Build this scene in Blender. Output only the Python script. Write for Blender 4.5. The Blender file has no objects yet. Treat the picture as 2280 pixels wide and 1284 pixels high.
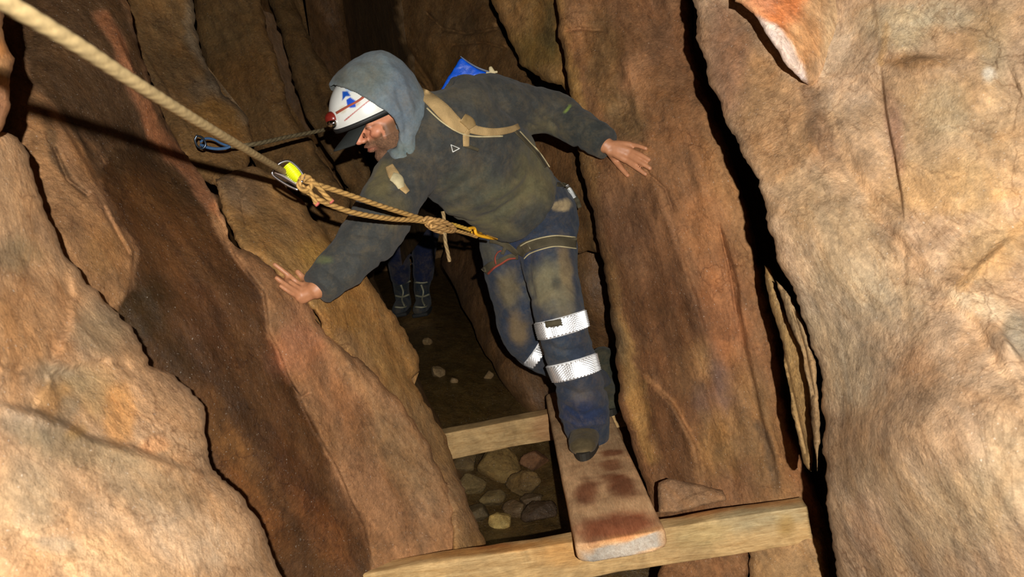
import bpy, bmesh, math, random
import numpy as np
from mathutils import Vector, Matrix, geometry
from mathutils.bvhtree import BVHTree
random.seed(7); rng = np.random.default_rng(7)
COL = bpy.context.scene.collection
F = 1900.0; CX, CY = 1140.0, 642.0
# ---------------------------------------------------------------- camera frame
CAM = np.array([0.0, 0.0, 1.89])
_p, _r = math.radians(6.9), math.radians(10.0)
FW = np.array([0, math.cos(_p), -math.sin(_p)])
_r0 = np.array([1.0, 0, 0]); _u0 = np.array([0, math.sin(_p), math.cos(_p)])
UP = math.cos(_r)*_u0 + math.sin(_r)*_r0
RT = math.cos(_r)*_r0 - math.sin(_r)*_u0
def P(px, py, d):
    px = np.asarray(px, float); py = np.asarray(py, float); d = np.asarray(d, float)
    return CAM + d[..., None]*(FW + ((px-CX)/F)[..., None]*RT - ((py-CY)/F)[..., None]*UP)
def V(px, py, d): return Vector(P(px, py, d))
def proj(w):
    q = np.asarray(w) - CAM; d = q@FW
    return CX + F*(q@RT)/d, CY - F*(q@UP)/d, d
def dirw(x, y, z):          # right, up, toward the camera -> world
    return Vector(x*RT + y*UP - z*FW)
def on_z(px, py, z):        # where the sight line through a pixel meets the level z
    a = P(px, py, 1.0) - CAM
    return Vector(CAM + a*((z-CAM[2])/a[2]))
# ---------------------------------------------------------------- noise
_perm = rng.permutation(256); _perm = np.concatenate([_perm]*3)
_grad = rng.normal(size=(256, 3)); _grad /= np.linalg.norm(_grad, axis=1)[:, None]
def perlin(p):
    p = np.asarray(p, float); i = np.floor(p).astype(int); f = p-i; i &= 255
    u = f*f*f*(f*(f*6-15)+10); r = 0
    for dx in (0, 1):
        for dy in (0, 1):
            for dz in (0, 1):
                h = _perm[_perm[_perm[(i[:, 0]+dx) & 255]+((i[:, 1]+dy) & 255)]+((i[:, 2]+dz) & 255)]
                g = _grad[h]
                dt = g[:, 0]*(f[:, 0]-dx)+g[:, 1]*(f[:, 1]-dy)+g[:, 2]*(f[:, 2]-dz)
                w = (u[:, 0] if dx else 1-u[:, 0])*(u[:, 1] if dy else 1-u[:, 1])*(u[:, 2] if dz else 1-u[:, 2])
                r = r + w*dt
    return r*1.6
def fbm(p, oct=4, ridge=False):
    s = 0; a = 1.0; t = 0
    for k in range(oct):
        n = perlin(p*(2.0**k)+k*17.3)
        if ridge: n = 0.5-np.abs(n)*1.6
        s = s+a*n; t += a; a *= 0.5
    return s/t
def sstep(a, b, x):
    t = np.clip((x-a)/(b-a), 0, 1); return t*t*(3-2*t)
def lin(c):
    c = np.array(c, float)/255.0
    return np.where(c <= .04045, c/12.92, ((c+.055)/1.055)**2.4)
# ---------------------------------------------------------------- object helpers
def props(o, label=None, cat=None, group=None, kind=None):
    if label: o['label'] = label
    if cat: o['category'] = cat
    if group: o['group'] = group
    if kind: o['kind'] = kind
    return o
def link(name, me, mat=None, parent=None):
    o = bpy.data.objects.new(name, me); COL.objects.link(o)
    if mat: me.materials.append(mat)
    if parent:
        o.parent = parent; o.matrix_parent_inverse = Matrix.Translation(-parent.location)
    return o
def empty(name, loc):
    o = bpy.data.objects.new(name, None); COL.objects.link(o); o.location = loc; o.empty_display_size = .1
    return o
def mesh_of(bm, name='m', smooth=True):
    me = bpy.data.meshes.new(name); bm.normal_update(); bm.to_mesh(me); bm.free()
    if smooth: me.polygons.foreach_set('use_smooth', [True]*len(me.polygons))
    return me
def obj(name, bm, mat, parent=None, smooth=True):
    return link(name, mesh_of(bm, name, smooth), mat, parent)
def set_tint(me, cols, name='tint'):
    a = me.color_attributes.new(name, 'FLOAT_COLOR', 'POINT')
    c = np.ones((len(me.vertices), 4)); c[:, :cols.shape[1]] = cols
    a.data.foreach_set('color', c.ravel())
def get_co(me):
    c = np.empty(len(me.vertices)*3); me.vertices.foreach_get('co', c); return c.reshape(-1, 3)
def set_co(me, c): me.vertices.foreach_set('co', np.ascontiguousarray(c).ravel()); me.update()
def get_no(me):
    c = np.empty(len(me.vertices)*3); me.vertices.foreach_get('normal', c); return c.reshape(-1, 3)
def catmull(pts, n):
    pts = [np.array(p, float) for p in pts]; out = []
    P_ = [2*pts[0]-pts[1]]+pts+[2*pts[-1]-pts[-2]]
    for i in range(len(pts)-1):
        a, b, c, d = P_[i:i+4]
        for k in range(n):
            t = k/n
            out.append(.5*((2*b)+(-a+c)*t+(2*a-5*b+4*c-d)*t*t+(-a+3*b-3*c+d)*t**3))
    out.append(pts[-1]); return out
def tube(bm, pts, ref=None, seg=20, n=6, cap=True, smooth=True, capk=.8):
    """pts: (point, rx, ry); ref: direction of rx"""
    arr = [np.concatenate([np.array(p[0]), [p[1], p[2] if len(p) > 2 else p[1]]]) for p in pts]
    arr = catmull(arr, n) if smooth and len(arr) > 1 else arr
    cs = [Vector(a[:3]) for a in arr]; rings = []
    ref = Vector(ref) if ref is not None else None
    prev = None
    for i, a in enumerate(arr):
        t = (cs[min(i+1, len(cs)-1)]-cs[max(i-1, 0)]).normalized()
        if ref is None:
            if prev is None:
                x = t.orthogonal().normalized()
            else:
                x = (prev-t*prev.dot(t)).normalized()
        else:
            x = (ref-t*ref.dot(t)).normalized()
        prev = x; y = t.cross(x)
        rings.append([bm.verts.new(cs[i]+x*math.cos(2*math.pi*k/seg)*a[3]+y*math.sin(2*math.pi*k/seg)*a[4]) for k in range(seg)])
    for r0, r1 in zip(rings, rings[1:]):
        for k in range(seg):
            bm.faces.new((r0[k], r0[(k+1) % seg], r1[(k+1) % seg], r1[k]))
    if cap:
        for r, i, s in ((rings[0], 0, -1), (rings[-1], -1, 1)):
            a = arr[i]; t = (cs[1]-cs[0]).normalized() if i == 0 else (cs[-1]-cs[-2]).normalized()
            m = min(a[3], a[4]); last = r
            for q in (40, 70):
                sc = math.cos(math.radians(q)); nr = [bm.verts.new(cs[i]+(v.co-cs[i])*sc+t*s*m*capk*math.sin(math.radians(q))) for v in r]
                for k in range(seg):
                    f = (last[k], last[(k+1) % seg], nr[(k+1) % seg], nr[k])
                    bm.faces.new(f if s > 0 else f[::-1])
                last = nr
            tip = bm.verts.new(cs[i]+t*s*m*capk)
            for k in range(seg):
                f = (last[k], last[(k+1) % seg], tip)
                bm.faces.new(f if s > 0 else f[::-1])
    return rings
def ell(bm, c, ax, ay, az, u=20, v=14):
    """ellipsoid with half-axis vectors"""
    c = Vector(c); ax, ay, az = Vector(ax), Vector(ay), Vector(az); rings = []
    for j in range(1, v):
        th = math.pi*j/v
        rings.append([bm.verts.new(c+az*math.cos(th)+(ax*math.cos(2*math.pi*i/u)+ay*math.sin(2*math.pi*i/u))*math.sin(th)) for i in range(u)])
    a = bm.verts.new(c+az); b = bm.verts.new(c-az)
    for i in range(u):
        bm.faces.new((a, rings[0][i], rings[0][(i+1) % u])); bm.faces.new((b, rings[-1][(i+1) % u], rings[-1][i]))
    for r0, r1 in zip(rings, rings[1:]):
        for i in range(u): bm.faces.new((r0[i], r1[i], r1[(i+1) % u], r0[(i+1) % u]))
def fuse(bm, voxel, smooth=4, factor=.5):
    """one closed skin around everything in bm"""
    bmesh.ops.recalc_face_normals(bm, faces=bm.faces)
    me = bpy.data.meshes.new('tmp'); bm.to_mesh(me); bm.free()
    o = bpy.data.objects.new('tmp', me); COL.objects.link(o)
    m = o.modifiers.new('r', 'REMESH'); m.mode = 'VOXEL'; m.voxel_size = voxel; m.use_smooth_shade = True
    if smooth:
        s = o.modifiers.new('s', 'SMOOTH'); s.iterations = smooth; s.factor = factor
    dg = bpy.context.evaluated_depsgraph_get()
    out = bpy.data.meshes.new_from_object(o.evaluated_get(dg), depsgraph=dg)
    bpy.data.objects.remove(o); bpy.data.meshes.remove(me)
    out.polygons.foreach_set('use_smooth', [True]*len(out.polygons)); out.update()
    return out
def bvh_of(*meshes):
    vs, fs = [], []
    for me in meshes:
        off = len(vs); vs += [v.co.copy() for v in me.vertices]; fs += [[i+off for i in p.vertices] for p in me.polygons]
    return BVHTree.FromPolygons(vs, fs)
def hit(bvh, px, py, off=0.0):
    d = (V(px, py, 1)-Vector(CAM)).normalized()
    loc, no, i, dist = bvh.ray_cast(Vector(CAM), d)
    if loc is None: return None, None
    if no.dot(d) > 0: no = -no
    return loc+no*off, no
def box(bm, M, sx, sy, sz, bev=0.0, seg=2):
    r = bmesh.ops.create_cube(bm, size=1, matrix=M @ Matrix.Diagonal((sx, sy, sz, 1)))
    if bev:
        es = set(e for v in r['verts'] for e in v.link_edges)
        bmesh.ops.bevel(bm, geom=list(es), offset=bev, segments=seg, affect='EDGES', profile=.6)
def frame(o, x, y, z):
    m = Matrix((x, y, z)).transposed().to_4x4(); m.translation = o; return m
# ---------------------------------------------------------------- painting own colours (stains, mud, wet patches)
def seg_dist(q, poly, closed=True):
    q = np.asarray(q); best = np.full(len(q), 1e9); inside = np.zeros(len(q), bool); n = len(poly)
    for i in range(n if closed else n-1):
        a = np.array(poly[i], float); b = np.array(poly[(i+1) % n], float); ab = b-a
        t = np.clip(((q-a)@ab)/max(ab@ab, 1e-9), 0, 1)
        best = np.minimum(best, np.linalg.norm(q-a-t[:, None]*ab, axis=1))
        if closed:
            c = (a[1] > q[:, 1]) != (b[1] > q[:, 1])
            xi = a[0]+(q[:, 1]-a[1])*(b[0]-a[0])/np.where(abs(b[1]-a[1]) < 1e-9, 1e-9, b[1]-a[1])
            inside ^= c & (q[:, 0] < xi)
    return best, inside
def paint(co, base, marks, seed=0, warp=14):
    """marks: ('e',x,y,rx,ry,angle,rgb,strength[,soft]) | ('p',poly,rgb,strength,soft) | ('l',line,width,rgb,strength)"""
    px, py, d = proj(co); n = len(co)
    w1 = fbm(co*6+seed, 4)*warp*1.6; w2 = fbm(co*6+seed+50, 4)*warp*1.6
    fine = fbm(co*30+seed, 3)
    q = np.stack([px+w1, py+w2], 1); c = np.tile(lin(base), (n, 1))
    for m in marks:
        if m[0] == 'e':
            _, x, y, rx, ry, a, rgb, s = m[:8]; soft = m[8] if len(m) > 8 else .5
            a = math.radians(a); u = (q[:, 0]-x)*math.cos(a)+(q[:, 1]-y)*math.sin(a); v = -(q[:, 0]-x)*math.sin(a)+(q[:, 1]-y)*math.cos(a)
            w = 1-sstep(1-soft, 1+soft, np.hypot(u/rx, v/ry)+fine*.35*min(1, soft*2))
        elif m[0] == 'p':
            _, poly, rgb, s, soft = m; ds, ins = seg_dist(q, poly)
            w = sstep(-soft, soft, np.where(ins, ds, -ds)+fine*soft*.8)
        else:
            _, line, wd, rgb, s = m; ds, _ = seg_dist(q, line, False)
            w = 1-sstep(wd*.4, wd*1.3, ds+fine*wd*.6)
        c = c*(1-(w*s)[:, None])+lin(rgb)*(w*s)[:, None]
    return c
# ---------------------------------------------------------------- materials
def nodes(name):
    m = bpy.data.materials.new(name); m.use_nodes = True; nt = m.node_tree
    return m, nt, nt.nodes['Principled BSDF']
def N(nt, t, **kw):
    n = nt.nodes.new(t)
    for k, v in kw.items():
        if k in n.inputs.keys() if isinstance(k, str) else False: n.inputs[k].default_value = v
        else: setattr(n, k, v)
    return n
def mix(nt, typ, fac, a, b):
    n = nt.nodes.new('ShaderNodeMix'); n.data_type = 'RGBA'; n.blend_type = typ
    for i, v in ((0, fac), (6, a), (7, b)):
        if hasattr(v, 'is_output'): nt.links.new(v, n.inputs[i])
        else: n.inputs[i].default_value = v if i == 0 else ((*v, 1) if len(v) == 3 else v)
    return n.outputs[2]
def ramp(nt, src, stops):
    r = nt.nodes.new('ShaderNodeValToRGB'); e = r.color_ramp.elements
    while len(e) < len(stops): e.new(.5)
    for k, (p, c) in enumerate(stops):
        e[k].position = p; e[k].color = (c, c, c, 1) if not hasattr(c, '__len__') else (*c, 1)
    nt.links.new(src, r.inputs[0]); return r.outputs[0]
def noise(nt, vec, scale, detail=5, rough=.6, dist=0):
    n = nt.nodes.new('ShaderNodeTexNoise'); n.inputs['Scale'].default_value = scale; n.inputs['Detail'].default_value = detail
    n.inputs['Roughness'].default_value = rough; n.inputs['Distortion'].default_value = dist; nt.links.new(vec, n.inputs['Vector']); return n.outputs['Fac']
def attr(nt, name):
    a = nt.nodes.new('ShaderNodeAttribute'); a.attribute_name = name; return a
_rock = {}
def rock_mat(kind='dry'):
    if kind in _rock: return _rock[kind]
    m, nt, bs = nodes('rock_'+kind); L = nt.links.new
    co = attr(nt, 'grain').outputs['Vector']; tint = attr(nt, 'tint')
    mp = nt.nodes.new('ShaderNodeMapping'); mp.inputs['Scale'].default_value = (.62, 1.25, 1.0); L(co, mp.inputs['Vector']); st = mp.outputs[0]
    wet = kind == 'wet'
    big = ramp(nt, noise(nt, co, 4.2, 8, .66, .5), [(.3, .72), (.5, 1.0), (.7, 1.26)])
    mid = ramp(nt, noise(nt, st, 22, 8, .78, .35), [(.32, .68), (.52, 1.0), (.70, 1.3)])
    fin = ramp(nt, noise(nt, co, 95, 6, .8), [(.34, .76), (.5, 1.0), (.66, 1.25)])
    c = mix(nt, 'MULTIPLY', 1.0, tint.outputs['Color'], big)
    c = mix(nt, 'MULTIPLY', 1.0, c, mid); c = mix(nt, 'MULTIPLY', 1.0, c, fin)
    mp3 = nt.nodes.new('ShaderNodeMapping'); mp3.inputs['Scale'].default_value = (.22, 1.5, 1.0); L(co, mp3.inputs['Vector'])
    c = mix(nt, 'MULTIPLY', 1.0, c, ramp(nt, noise(nt, mp3.outputs[0], 15, 7, .72, .5), [(.34, .76), (.5, 1.0), (.66, 1.24)]))
    hue = ramp(nt, noise(nt, st, 9, 5, .65, 1.0), [(.42, 0), (.62, 1)])
    c = mix(nt, 'MULTIPLY', nt_mul(nt, hue, .55), c, (1.10, .94, .74))
    hue2 = ramp(nt, noise(nt, co, 3.3, 5, .65, 1.2), [(.45, 0), (.65, 1)])
    c = mix(nt, 'MULTIPLY', nt_mul(nt, hue2, .5), c, (.98, 1.0, 1.1) if not wet else (.8, .8, .75))
    vo = nt.nodes.new('ShaderNodeTexVoronoi'); vo.feature = 'DISTANCE_TO_EDGE'; vo.inputs['Scale'].default_value = 5.5
    wp = nt.nodes.new('ShaderNodeTexNoise'); wp.inputs['Scale'].default_value = 6; wp.inputs['Detail'].default_value = 5; L(co, wp.inputs['Vector'])
    va = nt.nodes.new('ShaderNodeVectorMath'); va.operation = 'MULTIPLY_ADD'; L(wp.outputs['Color'], va.inputs[0]); va.inputs[1].default_value = (.35, .35, .35)
    mp2 = nt.nodes.new('ShaderNodeMapping'); mp2.inputs['Scale'].default_value = (.5, 1.6, 1.0); L(co, mp2.inputs['Vector']); L(mp2.outputs[0], va.inputs[2]); L(va.outputs[0], vo.inputs['Vector'])
    ck = ramp(nt, vo.outputs['Distance'], [(0.0, 1), (.022, 0)])
    ckm = ramp(nt, noise(nt, co, 2.6, 3, .5), [(.50, 0), (.60, 1)])
    ckx = nt.nodes.new('ShaderNodeMath'); ckx.operation = 'MULTIPLY'; L(ck, ckx.inputs[0]); L(ckm, ckx.inputs[1])
    c = mix(nt, 'MULTIPLY', nt_mul(nt, ckx.outputs[0], .6), c, (.42, .33, .26))
    # dark hairline seams
    v = noise(nt, st, 4.2, 6, .6, 1.6)
    seam = ramp(nt, v, [(.485, 0), (.497, 1), (.503, 1), (.515, 0)])
    c = mix(nt, 'MULTIPLY', nt_mul(nt, seam, .42), c, (.5, .42, .36))
    # pale mineral specks
    sp = ramp(nt, noise(nt, co, 210, 2, .5), [(.68, 0), (.76, 1)])
    c = mix(nt, 'MIX', nt_mul(nt, sp, .35), c, (.75, .68, .58))
    L(c, bs.inputs['Base Color'])
    rr = ramp(nt, noise(nt, co, 14, 5, .6), [(.35, .30 if wet else .62), (.65, .55 if wet else .9)])
    bw = nt.nodes.new('ShaderNodeRGBToBW'); L(tint.outputs['Color'], bw.inputs[0]); damp = ramp(nt, bw.outputs[0], [(.035, .5), (.085, 1.0)])
    rm_ = nt.nodes.new('ShaderNodeMath'); rm_.operation = 'MULTIPLY'; L(rr, rm_.inputs[0]); L(damp, rm_.inputs[1]); rr = rm_.outputs[0]
    L(rr, bs.inputs['Roughness']); bs.inputs['Specular IOR Level'].default_value = .6 if wet else .3
    b1 = nt.nodes.new('ShaderNodeBump'); b1.inputs['Strength'].default_value = .5; b1.inputs['Distance'].default_value = .03
    b2 = nt.nodes.new('ShaderNodeBump'); b2.inputs['Strength'].default_value = .45; b2.inputs['Distance'].default_value = .008
    L(noise(nt, co, 11, 10, .72, .2), b1.inputs['Height']); L(noise(nt, co, 75, 5, .7), b2.inputs['Height'])
    L(b1.outputs[0], b2.inputs['Normal']); L(b2.outputs[0], bs.inputs['Normal'])
    _rock[kind] = m; return m
def nt_mul(nt, a, k):
    n = nt.nodes.new('ShaderNodeMath'); n.operation = 'MULTIPLY'; nt.links.new(a, n.inputs[0]); n.inputs[1].default_value = k; return n.outputs[0]
def simple(name, rgb, rough=.6, metal=0, spec=.5, var=.25, scale=30, bump=0.0, bscale=200, use_tint=False):
    m, nt, bs = nodes(name); L = nt.links.new
    co = nt.nodes.new('ShaderNodeTexCoord').outputs['Object']
    f = ramp(nt, noise(nt, co, scale, 5, .65), [(.3, 1-var), (.7, 1+var)])
    base = attr(nt, 'tint').outputs['Color'] if use_tint else tuple(lin(rgb))
    L(mix(nt, 'MULTIPLY', 1.0, base, f), bs.inputs['Base Color'])
    bs.inputs['Roughness'].default_value = rough; bs.inputs['Metallic'].default_value = metal; bs.inputs['Specular IOR Level'].default_value = spec
    if bump:
        b = nt.nodes.new('ShaderNodeBump'); b.inputs['Strength'].default_value = bump; b.inputs['Distance'].default_value = .004
        L(noise(nt, co, bscale, 4, .7), b.inputs['Height']); L(b.outputs[0], bs.inputs['Normal'])
    return m
def desat(c, k=.12, g=1.0):
    l = (c@np.array([.25, .6, .15]))[:, None]; return (c*(1-k)+l*k)*g*np.array([1.0, .98, .86 if k < .15 else .89])
def tps(ctrl):
    c = np.array(ctrl, float); xy = c[:, :2]/500.0; n = len(c)
    def U(r): return np.where(r > 1e-9, r*r*np.log(np.maximum(r, 1e-9)), 0)
    K = U(np.linalg.norm(xy[:, None]-xy[None], axis=2))+np.eye(n)*.02
    Pm = np.c_[np.ones(n), xy]; A = np.zeros((n+3, n+3)); A[:n, :n] = K; A[:n, n:] = Pm; A[n:, :n] = Pm.T
    w = np.linalg.solve(A, np.r_[c[:, 2], 0, 0, 0])
    def f(q):
        q = np.asarray(q, float)/500.0
        return U(np.linalg.norm(q[:, None]-xy[None], axis=2))@w[:n]+np.c_[np.ones(len(q)), q]@w[n:]
    return f
SURF = {}
def slab(name, outline, ctrl, base, marks=(), step=10, R=.04, T=.35, amp=.03, rag=6, ang=62, seed=0, cracks=(), steps=(),
         mat='dry', sat=.12, label=None, cat=None, kind=None, key=None, group=None, warp=14, streak=(.7, 3.2)):
    """a solid piece of rock: a fractured face inside the outline, rounded arrises, sides and a back"""
    df = tps(ctrl); out = []
    n = len(outline)
    for i in range(n):
        a = np.array(outline[i], float); b = np.array(outline[(i+1) % n], float); L = np.linalg.norm(b-a); k = max(1, int(L/(step*.9)))
        nr = np.array([b[1]-a[1], a[0]-b[0]])/max(L, 1e-6)
        for j in range(k):
            p = a+(b-a)*j/k
            nz = fbm(np.array([[p[0]*.02+seed, p[1]*.02, 3.1]]), 4)[0]
            out.append(p+nr*(nz*rag*2.2+fbm(np.array([[p[0]*.09+seed, p[1]*.09, 7.7]]), 3)[0]*rag*.8))
    out = np.array(out); nb = len(out)
    x0, y0 = out.min(0); x1, y1 = out.max(0)
    gx, gy = np.meshgrid(np.arange(x0, x1, step), np.arange(y0, y1, step*.866)); gx[1::2] += step/2
    g = np.stack([gx.ravel(), gy.ravel()], 1)+rng.uniform(-.2, .2, (gx.size, 2))*step
    extra = []
    for cr in list(cracks)+list(steps):
        line = cr[0]; w = cr[1]
        for i in range(len(line)-1):
            a = np.array(line[i], float); b = np.array(line[i+1], float); L = np.linalg.norm(b-a); nr = np.array([b[1]-a[1], a[0]-b[0]])/L
            for j in range(int(L/(step*.6))+1):
                p = a+(b-a)*j/(int(L/(step*.6))+1)
                for o in (-1.6, -.8, 0, .8, 1.6): extra.append(p+nr*o*w)
    if extra: g = np.vstack([g, np.array(extra)])
    ds, ins = seg_dist(g, out); g = g[ins & (ds > step*.45)]
    pts = np.vstack([out, g])
    res = geometry.delaunay_2d_cdt([Vector(p) for p in pts], [(i, (i+1) % nb) for i in range(nb)], [], 1, 1e-4)
    vs = np.array([[v.x, v.y] for v in res[0]]); tris = [list(t) for t in res[2]]
    ds, _ = seg_dist(vs, out); d0 = df(vs); dm = ds*d0/F
    w = P(vs[:, 0], vs[:, 1], d0); X = (w-CAM)@RT; Y = -((w-CAM)@UP); Z = (w-CAM)@FW
    a = math.radians(ang); al = X*math.cos(a)+Y*math.sin(a); ac = -X*math.sin(a)+Y*math.cos(a)
    gr = np.stack([al, ac, Z], 1)+seed*3.7
    s = gr*np.array([streak[0], streak[1], 1.6])
    h = fbm(s*1.3, 4)*.9+fbm(s*2.1+9, 3, True)*.55+fbm(gr*9+4, 3)*.16
    d = d0-amp*h*1.5
    t = np.clip(dm/R, 0, 1); d = d+R*(1-np.sqrt(np.clip(1-(1-t)**2, 0, 1)))*1.1
    jit = np.stack([fbm(gr*5+60, 3), fbm(gr*5+90, 3)], 1)*9; vq = vs+jit
    for line, wd, dep in cracks:
        dd, _ = seg_dist(vq if wd > 5 else vs+jit*.5, line, False); d = d+dep*np.exp(-(dd/wd)**2)
    for st in steps:          # one side (right-hand when walking the line) stands proud by dep, fading over fall px
        line, wd, dep, fall = st; dd, _ = seg_dist(vq, line, False)
        sd = np.zeros(len(vs)); best = np.full(len(vs), 1e9)
        for i in range(len(line)-1):
            A = np.array(line[i], float); B = np.array(line[i+1], float); ab = B-A; tt = np.clip(((vq-A)@ab)/(ab@ab), 0, 1)
            r = vq-A-tt[:, None]*ab; q = np.linalg.norm(r, axis=1); cr = ab[0]*r[:, 1]-ab[1]*r[:, 0]
            m_ = q < best; sd[m_] = np.sign(cr[m_]); best = np.minimum(best, q)
        ends = 1-np.exp(-(np.minimum(np.linalg.norm(vs-np.array(line[0]), axis=1), np.linalg.norm(vs-np.array(line[-1]), axis=1))/60.0)**2)
        d = d-dep*sstep(-wd, wd, best*sd)*np.exp(-(best/fall))*ends
    top = P(vs[:, 0], vs[:, 1], d); m = len(top)
    # sides and back: the outline pushed away from the camera side
    bl = res[3]; bidx = [None]*nb
    for k, orig in enumerate(bl):
        for q in orig:
            if q < nb: bidx[q] = k
    bidx = [b for b in bidx if b is not None]
    cen = out.mean(0); rings = []
    for f_, sh in ((.35, 1.0), (1.0, .97)):
        bq = cen+(vs[bidx]-cen)*sh; nz = fbm(np.c_[vs[bidx]*.01, np.full(len(bidx), f_*5+seed)], 3)*.05*T
        rings.append(P(bq[:, 0], bq[:, 1], d[bidx]+T*f_+nz))
    co = np.vstack([top]+rings+[P(cen[0], cen[1], df(cen[None])[0]+T)[None]])
    K = len(bidx); faces = [t[::-1] for t in tris]
    prev = bidx
    for r_ in range(2):
        cur = [m+r_*K+i for i in range(K)]
        for i in range(K):
            j = (i+1) % K; faces.append([prev[i], prev[j], cur[j], cur[i]])
        prev = cur
    for i in range(K): faces.append([prev[i], prev[(i+1) % K], len(co)-1])
    me = bpy.data.meshes.new(name); me.from_pydata(co.tolist(), [], faces); me.update()
    bm = bmesh.new(); bm.from_mesh(me); bmesh.ops.recalc_face_normals(bm, faces=bm.faces); bm.to_mesh(me); bm.free()
    me.polygons.foreach_set('use_smooth', [True]*len(me.polygons))
    cols = desat(paint(co, base, marks, seed, warp), sat); set_tint(me, cols)
    Xa = (co-CAM)@RT; Ya = -((co-CAM)@UP); Za = (co-CAM)@FW
    grain = np.stack([Xa*math.cos(a)+Ya*math.sin(a), -Xa*math.sin(a)+Ya*math.cos(a), Za], 1)+seed*3.7
    at = me.attributes.new('grain', 'FLOAT_VECTOR', 'POINT'); at.data.foreach_set('vector', grain.ravel())
    o = link(name, me, rock_mat(mat)); props(o, label, cat, group, kind)
    SURF[key or name] = me
    return o
# ================================================================ THE ROCK
X0, X1, Y0, Y1 = -320, 2600, -300, 1560
# --- enclosing setting, far to near
slab('wall_back', [(500, -260), (1500, -260), (1500, 760), (1000, 760), (700, 700), (500, 400)],
     [(500, -200, 6.2), (760, 60, 8.0), (1000, 0, 6.3), (1300, 0, 5.6), (1000, 600, 6.6), (1400, 600, 6.0), (700, 500, 6.3)],
     (120, 88, 50), step=22, amp=.12, R=.1, T=.6, seed=2, ang=66, kind='structure')
slab('wall_left', [(-320, -300), (640, -300), (780, 0), (830, 300), (825, 520), (835, 620), (868, 700), (905, 790), (975, 930), (1060, 1090), (1130, 1330), (1150, 1560), (-320, 1560)],
     [(-200, 0, 2.3), (100, 600, 2.2), (300, 1200, 2.3), (500, 0, 4.6), (640, 200, 5.4), (760, 400, 5.2), (840, 640, 4.3), (930, 850, 3.7), (980, 1000, 3.45), (1050, 1200, 3.1), (700, 900, 2.9)],
     (120, 86, 52), [('e', 900, 760, 90, 200, 60, (104, 84, 50), .8), ('e', 880, 640, 60, 60, 0, (96, 74, 40), .7)],
     step=20, amp=.07, R=.1, T=.5, seed=3, ang=62, kind='structure', mat='wet')
slab('wall_right', [(1000, 400), (1100, 330), (1190, 150), (1130, -300), (2000, -300), (2600, 200), (2600, 1560), (1230, 1560), (1262, 1230), (1232, 1100), (1180, 930), (1120, 860), (1040, 700), (985, 590)],
     [(1010, 500, 5.0), (1040, 640, 4.6), (1130, 820, 3.9), (1240, 960, 3.78), (1280, 1200, 3.1), (1190, 300, 4.2), (1240, 500, 3.5), (1320, 800, 3.6), (1345, 650, 3.2), (1500, 500, 3.7), (1700, 500, 3.7), (2100, 600, 3.3), (2500, 600, 3.0), (1500, 1200, 3.1), (1900, 1200, 3.2)],
     (118, 84, 52), [('e', 1230, 600, 60, 300, -8, (112, 84, 48), .6), ('p', [(1200, 960), (1240, 960), (1262, 1200), (1225, 1215)], (70, 56, 40), .7, 12)],
     step=20, amp=.08, R=.08, T=.4, seed=4, ang=72, kind='structure', mat='wet')
slab('floor', [(600, 560), (1100, 520), (1240, 700), (1500, 1000), (1700, 1560), (640, 1560), (700, 900)],
     [(930, 560, 7.0), (930, 660, 5.35), (935, 720, 5.0), (960, 800, 4.4), (1020, 900, 3.95), (1100, 860, 4.1), (1180, 950, 3.75), (1050, 980, 3.7), (1130, 1040, 3.62), (1120, 1120, 3.35), (1120, 1200, 3.1), (1100, 1300, 2.85), (1500, 1200, 3.0), (800, 1200, 3.0), (1600, 1500, 2.7), (700, 1500, 2.7)],
     (84, 64, 32), [('e', 1020, 860, 90, 60, 50, (78, 60, 26), .7), ('e', 930, 712, 40, 18, 0, (130, 100, 55), .6)],
     step=15, amp=.035, R=.05, T=.3, seed=5, ang=50, kind='structure', mat='wet', streak=(2, 2.6))
slab('ceiling', [(-320, -700), (2600, -700), (2600, -330), (1700, -300), (1100, -270), (700, -260), (300, -300), (-320, -330)],
     [(-320, -500, 2.0), (2600, -500, 2.0), (1100, -280, 5.0), (900, -660, 1.6)], (110, 82, 52), step=40, amp=.08, R=.1, T=.4, seed=6, ang=10, kind='structure')

# --- upper left background, slabs leaning one behind another
def rs(label, outline, ctrl, base, marks=(), **k):
    k.setdefault('cat', 'rock'); k.setdefault('kind', 'thing' if k.get('key') in ('a', 'a2', 'h', 'h2', 's1', 's2', 'u1', 'u2') else 'structure'); return slab('rock_slab', outline, ctrl, base, marks, label=label, **k)
rs('narrow dark brown rock slab nearest the black cleft at the top', [(660, -300), (860, -300), (900, 60), (940, 200), (1000, 430), (880, 620), (800, 400), (745, 200), (700, 60)],
   [(700, -200, 6.1), (780, 100, 5.9), (860, 400, 5.2), (900, 600, 5.0)], (96, 72, 42), seed=11, step=16, amp=.06, key='e0', T=.25)
rs('dark brown rock slab leaning behind the helmet at the upper left', [(585, -300), (640, -300), (655, 0), (705, 120), (760, 210), (800, 330), (835, 430), (840, 560), (800, 540), (772, 420), (722, 325), (678, 250), (648, 160), (622, 66), (596, 0)],
   [(600, -200, 4.6), (640, 100, 4.3), (760, 300, 4.0), (800, 420, 3.9), (700, 480, 3.8)], (104, 76, 40), [('e', 740, 430, 70, 60, 30, (112, 78, 36), .5)],
   seed=12, step=12, amp=.06, key='e1', T=.4)
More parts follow.
